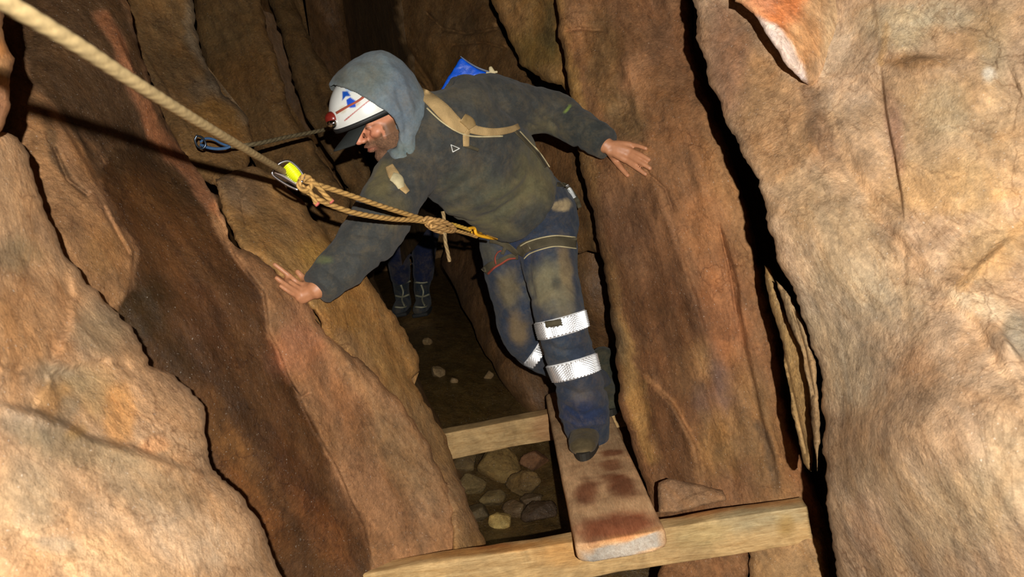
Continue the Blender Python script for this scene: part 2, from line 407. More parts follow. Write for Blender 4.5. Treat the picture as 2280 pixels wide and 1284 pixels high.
rs('tall brown rock slab at the upper left, behind the thin far rope', [(415, -300), (560, -300), (575, 0), (600, 70), (625, 170), (650, 260), (700, 330), (770, 430), (800, 520), (760, 560), (640, 460), (545, 330), (480, 200), (438, 90), (430, 0)],
   [(480, -200, 3.9), (500, 100, 3.7), (600, 250, 3.55), (640, 430, 3.4), (740, 460, 3.35)], (112, 80, 40),
   [('e', 500, 60, 60, 80, 60, (110, 84, 48), .6), ('e', 520, 170, 50, 60, 60, (120, 82, 34), .5), ('e', 690, 400, 60, 60, 30, (96, 70, 34), .5)],
   seed=13, step=11, amp=.05, key='e2', T=.35)
rs('brown rock slab at the upper left with grey edge, above the blue carabiner', [(205, -300), (420, -300), (432, 0), (440, 90), (475, 170), (500, 210), (548, 255), (562, 305), (555, 350), (520, 440), (420, 380), (350, 250), (290, 120), (240, 0)],
   [(300, -200, 3.1), (340, 50, 3.0), (430, 200, 2.85), (520, 320, 2.75), (450, 380, 2.6)], (132, 96, 52),
   [('e', 380, 60, 50, 110, 62, (122, 92, 56), .6), ('l', [(425, 0), (440, 100), (475, 180), (548, 258)], 18, (138, 120, 100), .7), ('e', 480, 270, 60, 45, 40, (140, 96, 30), .6), ('e', 380, 170, 60, 60, 60, (98, 72, 42), .7), ('e', 455, 200, 30, 40, 60, (90, 78, 66), .5)],
   steps=[([(250, 0), (330, 130), (390, 230), (440, 330)], 4, .02, 60)], seed=14, step=9, amp=.035, key='e3', T=.35)
# --- upper middle
rs('dark brown fissured rock face at the top, above the blue dry bag', [(860, -300), (1090, -300), (1085, 0), (1130, 90), (1170, 160), (1205, 230), (1330, 300), (1380, 560), (1270, 560), (1120, 420), (960, 330), (905, 180), (870, 60)],
   [(900, -200, 5.0), (900, 60, 4.8), (1080, 60, 4.2), (950, 250, 4.5), (1180, 260, 3.6), (1300, 450, 3.15)], (128, 92, 50),
   [('e', 1010, 60, 60, 40, 10, (118, 90, 56), .6), ('e', 960, 160, 50, 60, 30, (126, 92, 36), .4), ('e', 1230, 350, 60, 50, 30, (150, 102, 56), .6)],
   cracks=[([(870, 10), (895, 90), (960, 190), (975, 250)], 5, .08), ([(950, 30), (990, 65), (1040, 75), (1130, 60)], 4, .05), ([(1010, 100), (1080, 95), (1130, 110)], 3, .03), ([(880, 130), (915, 170), (950, 200)], 4, .05)],
   seed=15, step=11, amp=.05, key='f0', T=.4)
rs('olive and ochre rock block under the roof, left of the tall brown wall', [(1092, -300), (1300, -300), (1290, 60), (1272, 130), (1272, 215), (1250, 190), (1205, 178), (1160, 138), (1128, 70), (1094, 0)],
   [(1100, 0, 3.6), (1200, 100, 3.35), (1290, 0, 3.2), (1150, -200, 3.6)], (164, 122, 62),
   [('e', 1130, 30, 40, 50, 60, (172, 126, 78), .6), ('e', 1200, 120, 50, 50, 50, (130, 104, 46), .7), ('e', 1225, 60, 14, 60, -8, (92, 80, 44), .7), ('e', 1235, 165, 30, 20, 0, (176, 134, 78), .7)],
   seed=16, step=9, amp=.035, key='f1', T=.3)
# --- right side
Gmarks = [('l', [(1240, 0), (1258, 130), (1280, 240), (1300, 360), (1330, 500), (1352, 620), (1384, 740), (1410, 880), (1450, 1010)], 22, (172, 130, 68), .8), ('e', 1372, 740, 16, 60, -12, (128, 110, 80), .7), ('e', 1330, 560, 50, 260, -6, (104, 70, 42), .65), ('e', 1290, 60, 50, 60, 0, (188, 132, 84), .6), ('e', 1420, 190, 34, 70, 8, (192, 134, 88), .7, .4), ('e', 1390, 250, 40, 60, -20, (120, 96, 62), .7),
  ('e', 1340, 130, 40, 110, -6, (128, 94, 50), .65), ('e', 1500, 70, 60, 120, -10, (150, 104, 72), .5), ('e', 1590, 110, 40, 90, -12, (150, 104, 72), .6), ('e', 1640, 420, 50, 160, -18, (170, 122, 72), .5),
  ('e', 1390, 490, 70, 80, 20, (100, 68, 46), .7), ('e', 1480, 640, 60, 120, -10, (108, 70, 42), .7), ('e', 1540, 720, 90, 70, -20, (98, 64, 40), .7), ('e', 1620, 700, 50, 160, -14, (162, 102, 60), .6),
  ('e', 1540, 820, 40, 60, 20, (176, 132, 78), .6), ('e', 1625, 900, 34, 110, -18, (118, 92, 86), .75), ('e', 1560, 900, 20, 60, -10, (116, 88, 78), .6), ('e', 1600, 980, 60, 70, -10, (164, 122, 66), .6), ('e', 1690, 960, 50, 150, -14, (168, 126, 76), .6),
  ('p', [(1440, 620), (1540, 700), (1548, 900), (1562, 1110), (1500, 1100), (1462, 1060), (1420, 860), (1405, 700)], (112, 74, 42), .8, 16), ('l', [(1430, 830), (1500, 900), (1545, 980), (1568, 1100)], 8, (178, 124, 74), .5),
  ('l', [(1690, 950), (1715, 1010), (1735, 1100)], 14, (98, 78, 60), .7), ('e', 1740, 1180, 70, 90, 0, (160, 118, 74), .5), ('e', 1560, 500, 50, 70, 0, (176, 116, 66), .5)]
rs('tall reddish brown rock wall on the right that the open hand leans on', [(1238, -300), (1550, -300), (1538, 0), (1544, 110), (1574, 200), (1592, 260), (1640, 380), (1664, 470), (1688, 560), (1702, 640), (1725, 720), (1740, 800), (1750, 900), (1770, 980), (1800, 1050), (1830, 1120), (1848, 1200), (1866, 1300), (1896, 1560), (1545, 1560), (1470, 1190), (1446, 1105), (1406, 990), (1380, 900), (1368, 740), (1352, 640), (1330, 520), (1300, 400), (1286, 320), (1270, 200), (1252, 120), (1236, 0)],
   [(1250, 0, 2.95), (1280, 300, 2.78), (1400, 350, 2.56), (1340, 600, 2.72), (1560, 100, 2.62), (1650, 500, 2.38), (1500, 600, 2.5), (1420, 900, 2.7), (1480, 1130, 2.62), (1700, 900, 2.36), (1780, 1150, 2.33), (1560, 1150, 2.5), (1700, 1500, 2.3)],
   (140, 96, 60), Gmarks, seed=21, step=8, amp=.032, key='g', T=.35, ang=74, R=.03, rag=5,
   cracks=[([(1262, 70), (1290, 66), (1345, 68)], 4, .02), ([(1600, 500), (1622, 600), (1640, 700)], 3, .012), ([(1440, 385), (1480, 420), (1500, 470)], 3, .012)],
   steps=[([(1600, 480), (1640, 640), (1660, 760), (1700, 940), (1740, 1100)], 5, -.03, 60), ([(1430, 830), (1500, 900), (1548, 990), (1570, 1110)], 6, .035, 70), ([(1360, 100), (1400, 190), (1430, 330)], 8, -.035, 60), ([(1450, 380), (1530, 600), (1590, 800)], 6, .02, 90)])
Hm = [('e', 1830, 60, 60, 130, 0, (190, 152, 114), .8), ('e', 1740, 0, 56, 66, 0, (206, 118, 60), .9, .5), ('e', 1750, 300, 60, 100, -20, (178, 132, 80), .7), ('e', 1700, 90, 90, 60, 40, (150, 104, 70), .5)]
rs('large pale beige rock slab filling the right side, beside the long black cleft', [(1560, -300), (1545, 0), (1556, 90), (1580, 180), (1620, 270), (1655, 350), (1690, 400), (1712, 500), (1735, 580), (1770, 660), (1800, 740), (1828, 830), (1832, 950), (1836, 1060), (1850, 1180), (1866, 1290), (1900, 1560), (2950, 1560), (2950, -300)],
   [(2950, 600, 1.1), (1560, 0, 2.05), (1600, 200, 1.95), (1950, 60, 1.66), (1860, 130, 1.74), (1720, 500, 1.66), (1830, 900, 1.68), (1870, 1284, 1.72), (2280, 1284, 1.2), (2280, 600, 1.32), (2280, 0, 1.45), (2000, 500, 1.5), (2000, 1000, 1.33), (1850, 100, 1.78), (2600, 600, 1.2)],
   (176, 140, 104), [('e', 1620, 130, 60, 130, -14, (142, 98, 66), .75), ('p', [(1590, 0), (1700, 80), (1640, 270), (1590, 180)], (142, 98, 68), .5, 20), ('p', [(1690, 110), (1790, 190), (1830, 330), (1760, 420), (1690, 380), (1640, 260)], (176, 128, 74), .8, 25),
    ('e', 1830, 280, 30, 90, -14, (134, 96, 62), .7), ('e', 1780, 470, 60, 80, 0, (166, 128, 82), .5), ('e', 1900, 560, 90, 160, -30, (160, 132, 92), .6), ('e', 1900, 700, 140, 110, 0, (160, 140, 110), .6), ('e', 1990, 900, 150, 150, 0, (176, 136, 96), .6), ('e', 1900, 840, 60, 80, 0, (178, 158, 130), .6),
    ('l', [(1850, 250), (1900, 380), (1990, 520), (2080, 640), (2180, 720), (2260, 860), (2290, 930)], 12, (194, 152, 108), .75), ('e', 2180, 680, 80, 26, 16, (200, 172, 138), .8), ('e', 2270, 740, 30, 50, -10, (132, 124, 108), .8), ('e', 2130, 300, 150, 160, 20, (172, 136, 88), .6),
    ('e', 2100, 250, 60, 60, 0, (164, 144, 108), .6), ('e', 2090, 420, 120, 60, -10, (174, 134, 78), .7), ('e', 2200, 560, 90, 60, -40, (172, 132, 76), .7), ('l', [(2100, 480), (2200, 430), (2280, 420)], 14, (190, 144, 84), .5), ('l', [(2130, 640), (2200, 560), (2280, 490)], 14, (194, 146, 84), .6),
    ('e', 2040, 140, 70, 18, -4, (146, 104, 56), .85), ('e', 2000, 60, 80, 50, 10, (176, 158, 124), .7), ('e', 2200, 60, 60, 60, 10, (140, 110, 68), .7), ('e', 2100, 30, 60, 30, 0, (170, 158, 132), .6), ('e', 2220, 130, 40, 60, -10, (154, 132, 100), .7), ('e', 2210, 170, 14, 18, 0, (196, 186, 172), .8),
    ('e', 1880, 140, 60, 110, 0, (188, 160, 128), .8), ('e', 1900, 200, 50, 40, 0, (204, 168, 136), .7), ('l', [(1970, 60), (1962, 150)], 8, (180, 134, 60), .5), ('e', 1990, 300, 20, 80, -8, (162, 112, 88), .6),
    ('e', 2000, 1130, 130, 110, 20, (180, 146, 108), .7), ('e', 1930, 1180, 50, 70, 0, (186, 140, 104), .6), ('e', 2150, 1130, 90, 100, 20, (170, 140, 100), .6), ('e', 2230, 1060, 60, 120, 0, (160, 134, 98), .6), ('e', 2060, 820, 60, 40, 30, (182, 130, 80), .6)],
   seed=31, step=8, amp=.022, key='h', T=.3, ang=62, R=.018, sat=.22, rag=6, warp=20,
      steps=[([(1958, 130), (1972, 240), (1990, 330), (2008, 430), (2014, 510)], 3, -.03, 120), ([(2236, 120), (2262, 190), (2300, 260)], 4, -.014, 60), ([(1850, 250), (1920, 400), (2010, 540), (2100, 650), (2180, 720), (2280, 900)], 16, -.014, 110), ([(1960, 150), (2040, 128), (2140, 130)], 6, .02, 70),
          ([(2200, 700), (2240, 760), (2290, 830)], 6, .04, 50), ([(1830, 200), (1820, 330), (1770, 420)], 7, .02, 70), ([(2120, 660), (2190, 580), (2280, 500)], 10, .02, 60)])
rs('upper right overhanging rock slab with bright orange stain and white quartz edge', [(1600, -300), (1640, 0), (1672, 26), (1700, 62), (1722, 100), (1745, 135), (1768, 165), (1795, 185), (1850, 240), (1960, 180), (1990, 60), (2000, -300)],
   [(1640, 0, 1.80), (1740, 120, 1.72), (1795, 175, 1.72), (1700, -200, 1.85), (1960, 0, 1.80), (1850, 200, 1.86), (1860, 60, 1.79), (1960, 160, 1.86)],
   (190, 146, 104), [('e', 1740, 0, 56, 66, 0, (206, 118, 60), .95, .5), ('e', 1690, -10, 40, 50, 30, (196, 128, 92), .8), ('e', 1800, 90, 34, 70, 20, (200, 142, 92), .5), ('p', [(1676, 30), (1730, 52), (1768, 105), (1798, 185), (1770, 175), (1722, 125), (1690, 70)], (226, 206, 206), .95, 6),
    ('e', 1900, 80, 60, 110, 0, (190, 162, 130), .85), ('e', 1880, 180, 60, 50, 0, (204, 168, 136), .7)],
   seed=32, step=7, amp=.012, key='h2', T=.14, sat=.1, R=.02, rag=4, ang=60, steps=[([(1690, 40), (1745, 62), (1800, 110)], 5, .018, 60)])
# slivers in the cleft
rs('thin ochre flake of rock standing in the long black cleft', [(1702, 590), (1716, 600), (1745, 690), (1785, 760), (1806, 870), (1812, 960), (1806, 1050), (1790, 1030), (1765, 930), (1752, 830), (1736, 740), (1712, 670)],
   [(1710, 600, 1.98), (1770, 800, 1.88), (1800, 1040, 1.82)], (156, 122, 74), cracks=[([(1740, 760), (1770, 900), (1795, 1010)], 3, .012)], seed=33, step=6, amp=.01, key='s1', T=.12, R=.012, rag=3, ang=76)
rs('thin grey brown flake of rock between the ochre flake and the pale slab', [(1728, 622), (1760, 660), (1790, 720), (1812, 790), (1822, 880), (1824, 980), (1820, 1050), (1812, 980), (1806, 890), (1786, 790), (1750, 700)],
   [(1730, 630, 1.86), (1800, 800, 1.74), (1820, 1040, 1.66)], (146, 118, 84), cracks=[([(1765, 690), (1795, 780), (1812, 880)], 3, .02)], seed=34, step=6, amp=.01, key='s2', T=.08, R=.01, rag=3, ang=76)
# under the front beam
rs('brown rock ledge under the right end of the front beam', [(1480, 1230), (1620, 1216), (1664, 1212), (1670, 1300), (1680, 1560), (1400, 1560)], [(1500, 1240, 2.32), (1660, 1240, 2.28), (1500, 1500, 2.15)], (140, 96, 58), seed=41, step=9, amp=.02, key='u1', T=.2, R=.02)
rs('tan rock block below the beam end, against the right wall', [(1668, 1206), (1830, 1170), (1850, 1300), (1880, 1560), (1670, 1560)], [(1680, 1230, 2.24), (1840, 1200, 2.2), (1750, 1500, 2.05)], (164, 126, 84), seed=42, step=9, amp=.02, key='u2', T=.2, R=.02)
# --- left side
Cpoly = [(310, 150), (345, 210), (385, 300), (430, 345), (470, 400), (500, 480), (515, 560), (560, 610), (592, 660), (600, 740), (650, 840), (672, 885), (700, 950), (735, 1020), (770, 1090), (800, 1150), (835, 1290), (850, 1560)]
wetpoly = [(250, 330), (330, 330), (420, 400), (470, 470), (505, 560), (575, 640), (590, 740), (650, 850), (668, 880), (702, 955), (740, 1030), (775, 1100), (808, 1160), (840, 1300), (850, 1560), (600, 1560), (440, 1200), (240, 700), (295, 640), (300, 560), (250, 470), (215, 380)]
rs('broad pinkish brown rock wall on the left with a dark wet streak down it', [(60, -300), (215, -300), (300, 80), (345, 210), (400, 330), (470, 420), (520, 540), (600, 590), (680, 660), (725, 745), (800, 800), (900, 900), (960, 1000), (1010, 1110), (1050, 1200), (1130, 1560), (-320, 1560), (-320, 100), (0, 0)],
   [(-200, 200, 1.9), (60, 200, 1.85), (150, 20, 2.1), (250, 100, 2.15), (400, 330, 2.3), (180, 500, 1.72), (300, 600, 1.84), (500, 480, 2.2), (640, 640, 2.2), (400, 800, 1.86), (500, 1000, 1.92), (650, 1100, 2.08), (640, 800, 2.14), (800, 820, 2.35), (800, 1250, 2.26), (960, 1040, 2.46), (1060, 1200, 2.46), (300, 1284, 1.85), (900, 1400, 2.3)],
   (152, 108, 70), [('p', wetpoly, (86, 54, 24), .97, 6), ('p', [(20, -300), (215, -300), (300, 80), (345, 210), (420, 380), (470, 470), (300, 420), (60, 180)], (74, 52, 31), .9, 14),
    ('e', 310, 700, 60, 70, 30, (52, 42, 24), .75), ('e', 380, 790, 70, 40, 50, (58, 42, 22), .6), ('e', 520, 900, 26, 110, -40, (70, 44, 20), .6), ('e', 500, 980, 40, 130, -30, (120, 76, 26), .7), ('e', 560, 1140, 40, 120, -35, (124, 74, 24), .6), ('e', 660, 1060, 30, 110, -35, (76, 44, 20), .6), ('e', 720, 1180, 40, 100, -35, (122, 70, 24), .6), ('e', 330, 430, 70, 50, 30, (104, 66, 24), .6), ('e', 420, 560, 60, 60, 0, (110, 68, 26), .5), ('e', 450, 700, 40, 80, -30, (84, 50, 24), .5),
    ('p', [(205, 20), (235, 30), (262, 70), (285, 130), (310, 200), (345, 280), (372, 330), (330, 290), (285, 200), (250, 120)], (146, 92, 58), .85, 7), ('p', [(308, 215), (335, 225), (372, 300), (440, 390), (520, 500), (470, 470), (400, 380), (330, 310)], (158, 100, 62), .85, 7),
    ('p', [(60, 200), (90, 210), (120, 300), (170, 420), (250, 500), (298, 570), (290, 640), (262, 690), (200, 640), (130, 560), (60, 340)], (148, 106, 66), .85, 9), ('e', 180, 330, 22, 70, -22, (152, 104, 58), .8), ('l', [(95, 260), (120, 350), (190, 430)], 12, (96, 70, 44), .8), ('l', [(150, 250), (190, 330), (220, 380)], 12, (78, 54, 32), .8),
    ('e', 130, 470, 30, 90, -30, (126, 92, 62), .6), ('e', 230, 560, 40, 50, 0, (164, 116, 64), .6),
    ('e', 560, 470, 60, 70, 30, (148, 116, 84), .6), ('e', 690, 720, 60, 50, 30, (176, 120, 84), .5), ('e', 660, 780, 60, 60, 20, (176, 108, 76), .5), ('e', 740, 860, 60, 90, -30, (172, 116, 74), .6), ('l', [(700, 700), (790, 830), (880, 980), (960, 1130)], 16, (178, 134, 92), .45),
    ('e', 900, 1020, 60, 110, -30, (150, 118, 82), .6), ('e', 820, 1100, 60, 100, -30, (166, 114, 74), .5), ('e', 950, 1150, 40, 60, -30, (140, 104, 74), .6)],
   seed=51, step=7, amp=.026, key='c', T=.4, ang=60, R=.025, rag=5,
   cracks=[([(330, 170), (400, 300)], 4, .02), ([(120, 330), (150, 400), (195, 435)], 4, .03), ([(655, 862), (672, 884), (690, 872)], 3, .012), ([(230, 460), (262, 520), (290, 570)], 4, .012)],
   steps=[([(345, 230), (430, 360), (500, 500), (520, 570), (590, 650), (600, 740), (668, 880), (704, 955), (775, 1100), (810, 1170), (840, 1300)], 5, -.028, 80), ([(90, 200), (200, 380), (295, 560), (292, 640), (262, 700)], 5, .02, 60),
          ([(215, 10), (262, 60), (300, 160), (350, 260)], 5, .025, 30), ([(150, 250), (200, 350), (225, 400)], 5, .02, 40), ([(700, 690), (760, 780), (860, 900)], 5, .015, 60)])
rs('mottled ochre rock slab under the sleeve of the leaning arm', [(480, 400), (560, 370), (620, 395), (680, 455), (735, 540), (810, 600), (832, 640), (880, 700), (930, 790), (934, 825), (915, 842), (952, 905), (992, 965), (1012, 1040), (1045, 1120), (1080, 1200), (1200, 1560), (1060, 1560), (1000, 1120), (900, 940), (780, 800), (722, 742), (700, 690), (610, 600), (540, 560), (500, 480)],
   [(500, 420, 2.38), (620, 420, 2.5), (640, 560, 2.3), (720, 660, 2.28), (800, 620, 2.5), (930, 800, 2.66), (800, 800, 2.4), (990, 980, 2.66), (940, 960, 2.52), (1070, 1190, 2.5), (1020, 1120, 2.46), (1150, 1500, 2.3), (1050, 1300, 2.36)],
   (158, 116, 62), [('e', 540, 430, 60, 50, 30, (128, 104, 84), .7), ('e', 620, 480, 60, 50, 30, (140, 104, 62), .6), ('e', 700, 570, 40, 40, 30, (174, 128, 46), .7), ('e', 770, 680, 50, 60, 40, (176, 120, 44), .6), ('e', 850, 730, 40, 70, -30, (158, 112, 56), .6), ('e', 900, 820, 40, 50, -30, (162, 118, 62), .6),
    ('e', 940, 960, 40, 90, -28, (152, 116, 76), .7), ('e', 1030, 1120, 30, 80, -25, (138, 106, 78), .7), ('l', [(760, 740), (860, 880), (960, 1060), (1030, 1200)], 20, (166, 124, 84), .5)],
   seed=52, step=7, amp=.022, key='d', T=.3, ang=60, R=.03, rag=5, cracks=[([(560, 395), (535, 440), (545, 500)], 3, .01), ([(700, 690), (740, 760)], 3, .01)], steps=[([(505, 560), (560, 585), (640, 640), (710, 700)], 5, .012, 50)])
rs('large near rock at the lower left, beige with ochre and grey patches', [(-700, 300), (-320, 290), (0, 292), (40, 306), (62, 340), (72, 400), (95, 450), (118, 510), (150, 575), (190, 625), (235, 672), (285, 720), (318, 765), (330, 815), (385, 838), (430, 868), (452, 905), (458, 985), (474, 1045), (530, 1095), (580, 1165), (602, 1225), (630, 1290), (700, 1560), (-700, 1560)],
   [(-700, 800, .86), (-320, 290, 1.0), (40, 320, 1.36), (-100, 700, 1.02), (120, 520, 1.4), (320, 780, 1.44), (450, 920, 1.46), (600, 1220, 1.42), (0, 1284, .98), (300, 1100, 1.2), (150, 860, 1.2), (450, 1284, 1.22), (640, 1500, 1.3), (0, 500, 1.2)],
   (178, 136, 94), [('e', 60, 700, 100, 140, 0, (184, 128, 66), .6), ('e', 40, 420, 60, 90, 0, (186, 140, 92), .5), ('e', 30, 560, 60, 40, 0, (146, 126, 90), .6), ('e', 220, 740, 60, 50, 30, (148, 126, 96), .7), ('e', 140, 840, 60, 30, 10, (146, 132, 108), .7), ('e', 200, 880, 70, 60, 10, (166, 130, 70), .6), ('e', 120, 900, 40, 50, 10, (182, 130, 58), .6),
    ('e', 262, 930, 36, 66, 0, (196, 136, 62), .85, .3), ('e', 335, 1000, 34, 18, 8, (204, 142, 84), .85, .3), ('e', 150, 915, 20, 40, 20, (128, 114, 92), .6), ('e', 165, 965, 24, 14, 0, (192, 138, 46), .7), ('e', 60, 940, 70, 34, 14, (140, 122, 100), .75), ('e', 180, 1000, 170, 34, 18, (132, 112, 78), .6), ('e', 330, 1100, 110, 50, 20, (140, 118, 88), .6),
    ('e', 380, 920, 50, 60, 30, (176, 136, 98), .6), ('e', 420, 1200, 120, 50, 20, (190, 158, 126), .7), ('e', 60, 1100, 70, 90, 10, (164, 140, 108), .6), ('e', 130, 1220, 50, 20, 10, (140, 128, 112), .7), ('e', 230, 1250, 120, 40, 10, (192, 152, 106), .6), ('e', 250, 1150, 80, 40, 10, (178, 142, 106), .6), ('e', 150, 700, 30, 100, 0, (174, 120, 66), .5)],
   seed=61, step=8, amp=.024, key='a', T=.35, ang=40, R=.028, sat=.2, rag=6, warp=22,
   steps=[([(-40, 890), (100, 920), (200, 970), (330, 1010), (470, 1060)], 12, .03, 110), ([(150, 560), (160, 720), (110, 830), (230, 800), (330, 815)], 10, -.02, 60), ([(100, 560), (170, 700), (280, 830), (440, 920)], 14, .015, 120)])
rs('small pinkish rock knob at the upper left edge, beside the near end of the rope', [(-600, -240), (-20, -240), (8, 60), (28, 130), (26, 215), (6, 290), (-40, 330), (-600, 330)],
   [(-320, 0, .95), (0, 60, 1.22), (10, 200, 1.24), (-200, 300, 1.05)], (172, 122, 76), [('e', 0, 110, 40, 24, 0, (178, 112, 46), .7), ('e', 5, 170, 30, 12, 0, (110, 76, 30), .8), ('e', 0, 240, 30, 40, 0, (160, 112, 88), .6)], seed=62, step=9, amp=.02, key='a2', T=.2, R=.03)

# --- loose stones in the pit between the beams, and the chock by the plank
def stone(c, r, seed, label, rgb, name='rock', group=None, marks=(), flat=(1, 1, 1)):
    bm = bmesh.new(); bmesh.ops.create_icosphere(bm, subdivisions=4, radius=1)
    co = np.array([v.co[:] for v in bm.verts]); rg = np.random.default_rng(seed)
    pl = rg.normal(size=(11, 3)); pl /= np.linalg.norm(pl, axis=1)[:, None]; off = rg.uniform(.55, .85, 11)
    s = np.ones(len(co))
    for n_, o_ in zip(pl, off):
        q = co@n_; s = np.where(q > o_, np.minimum(s, o_/np.maximum(q, 1e-6)), s)
    s = s*(1+.07*fbm(co*2+seed, 4))
    co = co*s[:, None]*np.array(flat)*r
    for v, q in zip(bm.verts, co): v.co = q
    me = mesh_of(bm, name); w = get_co(me)+np.array(c)
    cols = paint(w, rgb, marks, seed); set_tint(me, cols)
    at = me.attributes.new('grain', 'FLOAT_VECTOR', 'POINT'); at.data.foreach_set('vector', (co+seed).ravel())
    o = link(name, me, rock_mat('dry')); o.location = c; props(o, label, 'rock', group)
    return o
FLB = bvh_of(SURF['floor'])
def on_floor(px, py, lift=0):
    p, n = hit(FLB, px, py); return p+Vector((0, 0, lift))
ST = [(1048, 1090, 0.061, 'angular grey brown stone against the left side of the pit'), (1112, 1055, 0.112, 'large ochre brown stone in the middle of the pit between the beams'),
      (1170, 1092, 0.079, 'rounded brown stone on the right of the pit stones'), (1065, 1150, 0.051, 'small dark stone at the lower left of the pit stones'), (1118, 1165, 0.047, 'small yellowish pointed stone at the front of the pit'),
      (1095, 1120, 0.056, 'flat brown stone just above the small yellowish one'), (1150, 1140, 0.051, 'dull brown stone right of the small yellowish one'), (1040, 1040, 0.056, 'brown stone tucked under the rear beam at the left'), (1190, 1035, 0.067, 'reddish brown stone just under the rear beam'),
      (1200, 1150, 0.067, 'dark stone in the shade beside the plank'), (1185, 1120, 0.045, 'small dark brown stone between the pit stones and the plank')]
for i, (px, py, r, lb) in enumerate(ST):
    c = on_floor(px, py, r*.3)
    rgb = [(104, 86, 52), (116, 92, 50), (106, 84, 48), (84, 70, 46), (160, 134, 78), (100, 82, 48), (92, 72, 46), (92, 74, 44), (108, 74, 46), (72, 56, 40), (76, 60, 40)][i]
    stone(c, r, 100+i, lb, rgb, flat=(1.1, .9, .8))
# pieces on the dark floor behind
for i, (px, py, r, lb) in enumerate([(952, 765, .03, 'small pale stone on the dark floor below the boots'), (975, 835, .04, 'greyish stone on the dark floor against the left wall'), (1090, 840, .03, 'small stone in the shaded right side of the dark floor'), (1012, 850, .02, 'tiny pale stone in the middle of the dark floor')]):
    c = on_floor(px, py, r*.3); stone(c, r, 140+i, lb, (120, 98, 66))
# ================================================================ TIMBER
def wood_mat(name, a, b, axis):
    m, nt, bs = nodes(name); L = nt.links.new
    co = nt.nodes.new('ShaderNodeTexCoord').outputs['Object']
    mp = nt.nodes.new('ShaderNodeMapping'); mp.inputs['Scale'].default_value = axis; L(co, mp.inputs['Vector'])
    g = ramp(nt, noise(nt, mp.outputs[0], 9, 8, .7, .8), [(.32, 0), (.66, 1)])
    c = mix(nt, 'MIX', g, tuple(lin(a)), tuple(lin(b)))
    blot = ramp(nt, noise(nt, co, 7, 6, .7, .5), [(.38, .72), (.6, 1.12)])
    c = mix(nt, 'MULTIPLY', 1.0, c, blot)
    fine = ramp(nt, noise(nt, mp.outputs[0], 40, 4, .7), [(.34, .8), (.6, 1.08)])
    c = mix(nt, 'MULTIPLY', 1.0, c, fine)
    t = attr(nt, 'tint').outputs['Color']; c = mix(nt, 'MULTIPLY', 1.0, c, t)
    L(c, bs.inputs['Base Color']); bs.inputs['Roughness'].default_value = .75; bs.inputs['Specular IOR Level'].default_value = .25
    bu = nt.nodes.new('ShaderNodeBump'); bu.inputs['Strength'].default_value = .5; bu.inputs['Distance'].default_value = .003
    L(noise(nt, mp.outputs[0], 30, 6, .7), bu.inputs['Height']); L(bu.outputs[0], bs.inputs['Normal'])
    return m
def timber(name, p0, p1, w, h, mat, marks, label, cat, up=Vector((0, 0, 1)), bev=.006, wob=.003, n=60, seed=0, round_end=0, warp=6):
    """squared timber from p0 to p1 (centre of the top face); w across, h down"""
    bm = bmesh.new(); p0, p1 = Vector(p0), Vector(p1); t = (p1-p0).normalized(); L = (p1-p0).length; x = t.cross(up).normalized(); z = x.cross(t)
    prof = []
    for cx, cz, a0 in ((w/2, 0, 90), (w/2, -h, 0), (-w/2, -h, -90), (-w/2, 0, 180)):
        ox = -bev if cx > 0 else bev; oz = -bev if cz == 0 else bev
        for k in range(4):
            a = math.radians(a0-k*30); prof.append((cx+ox+bev*math.cos(a), cz+oz+bev*math.sin(a)))
    def fill(q, k):
        return q
    seg = []
    for i in range(len(prof)):
        a = np.array(prof[i]); b = np.array(prof[(i+1) % len(prof)]); m = max(1, int(np.linalg.norm(b-a)/.012))
        for k in range(m): seg.append(a+(b-a)*k/m)
    rings = []; m = int(L/.012)
    for i in range(m+1):
        s = L*i/m; e = 1.0
        if round_end:
            q = min(s, L-s); e = 1-(round_end/(w/2))*(1-math.sqrt(max(0, 1-(1-min(q/round_end, 1))**2))) if q < round_end else 1
        rings.append([bm.verts.new(p0+t*s+x*(a[0]*e)+z*a[1]) for a in seg])
    K = len(seg)
    for r0, r1 in zip(rings, rings[1:]):
        for k in range(K): bm.faces.new((r0[k], r0[(k+1) % K], r1[(k+1) % K], r1[k]))
    for rg_ in (rings[0], rings[-1]):
        cc = sum((v.co for v in rg_), Vector())/K; last = rg_
        for f_ in (.85, .65, .4, .15):
            nr = [bm.verts.new(cc+(v.co-cc)*f_) for v in rg_]
            for k in range(K): bm.faces.new((last[k], last[(k+1) % K], nr[(k+1) % K], nr[k]))
            last = nr
        bm.faces.new(last)
    bmesh.ops.recalc_face_normals(bm, faces=bm.faces)
    me = mesh_of(bm, name, False); co = get_co(me); no = get_no(me)
    co2 = co+no*(fbm(co*np.array([5, 5, 5])+seed, 3)*wob*2)[:, None]; set_co(me, co2)
    set_tint(me, paint(co2, (255, 255, 255), marks, seed, warp))
    o = link(name, me, mat); props(o, label, cat, kind='thing')
    for p in me.polygons: p.use_smooth = len(p.vertices) == 4
    return o
W1 = wood_mat('pale_timber', (214, 178, 124), (176, 138, 88), (1.0, 9, 9))
W2 = wood_mat('dusty_timber', (232, 188, 140), (200, 154, 110), (9, 1.0, 9))
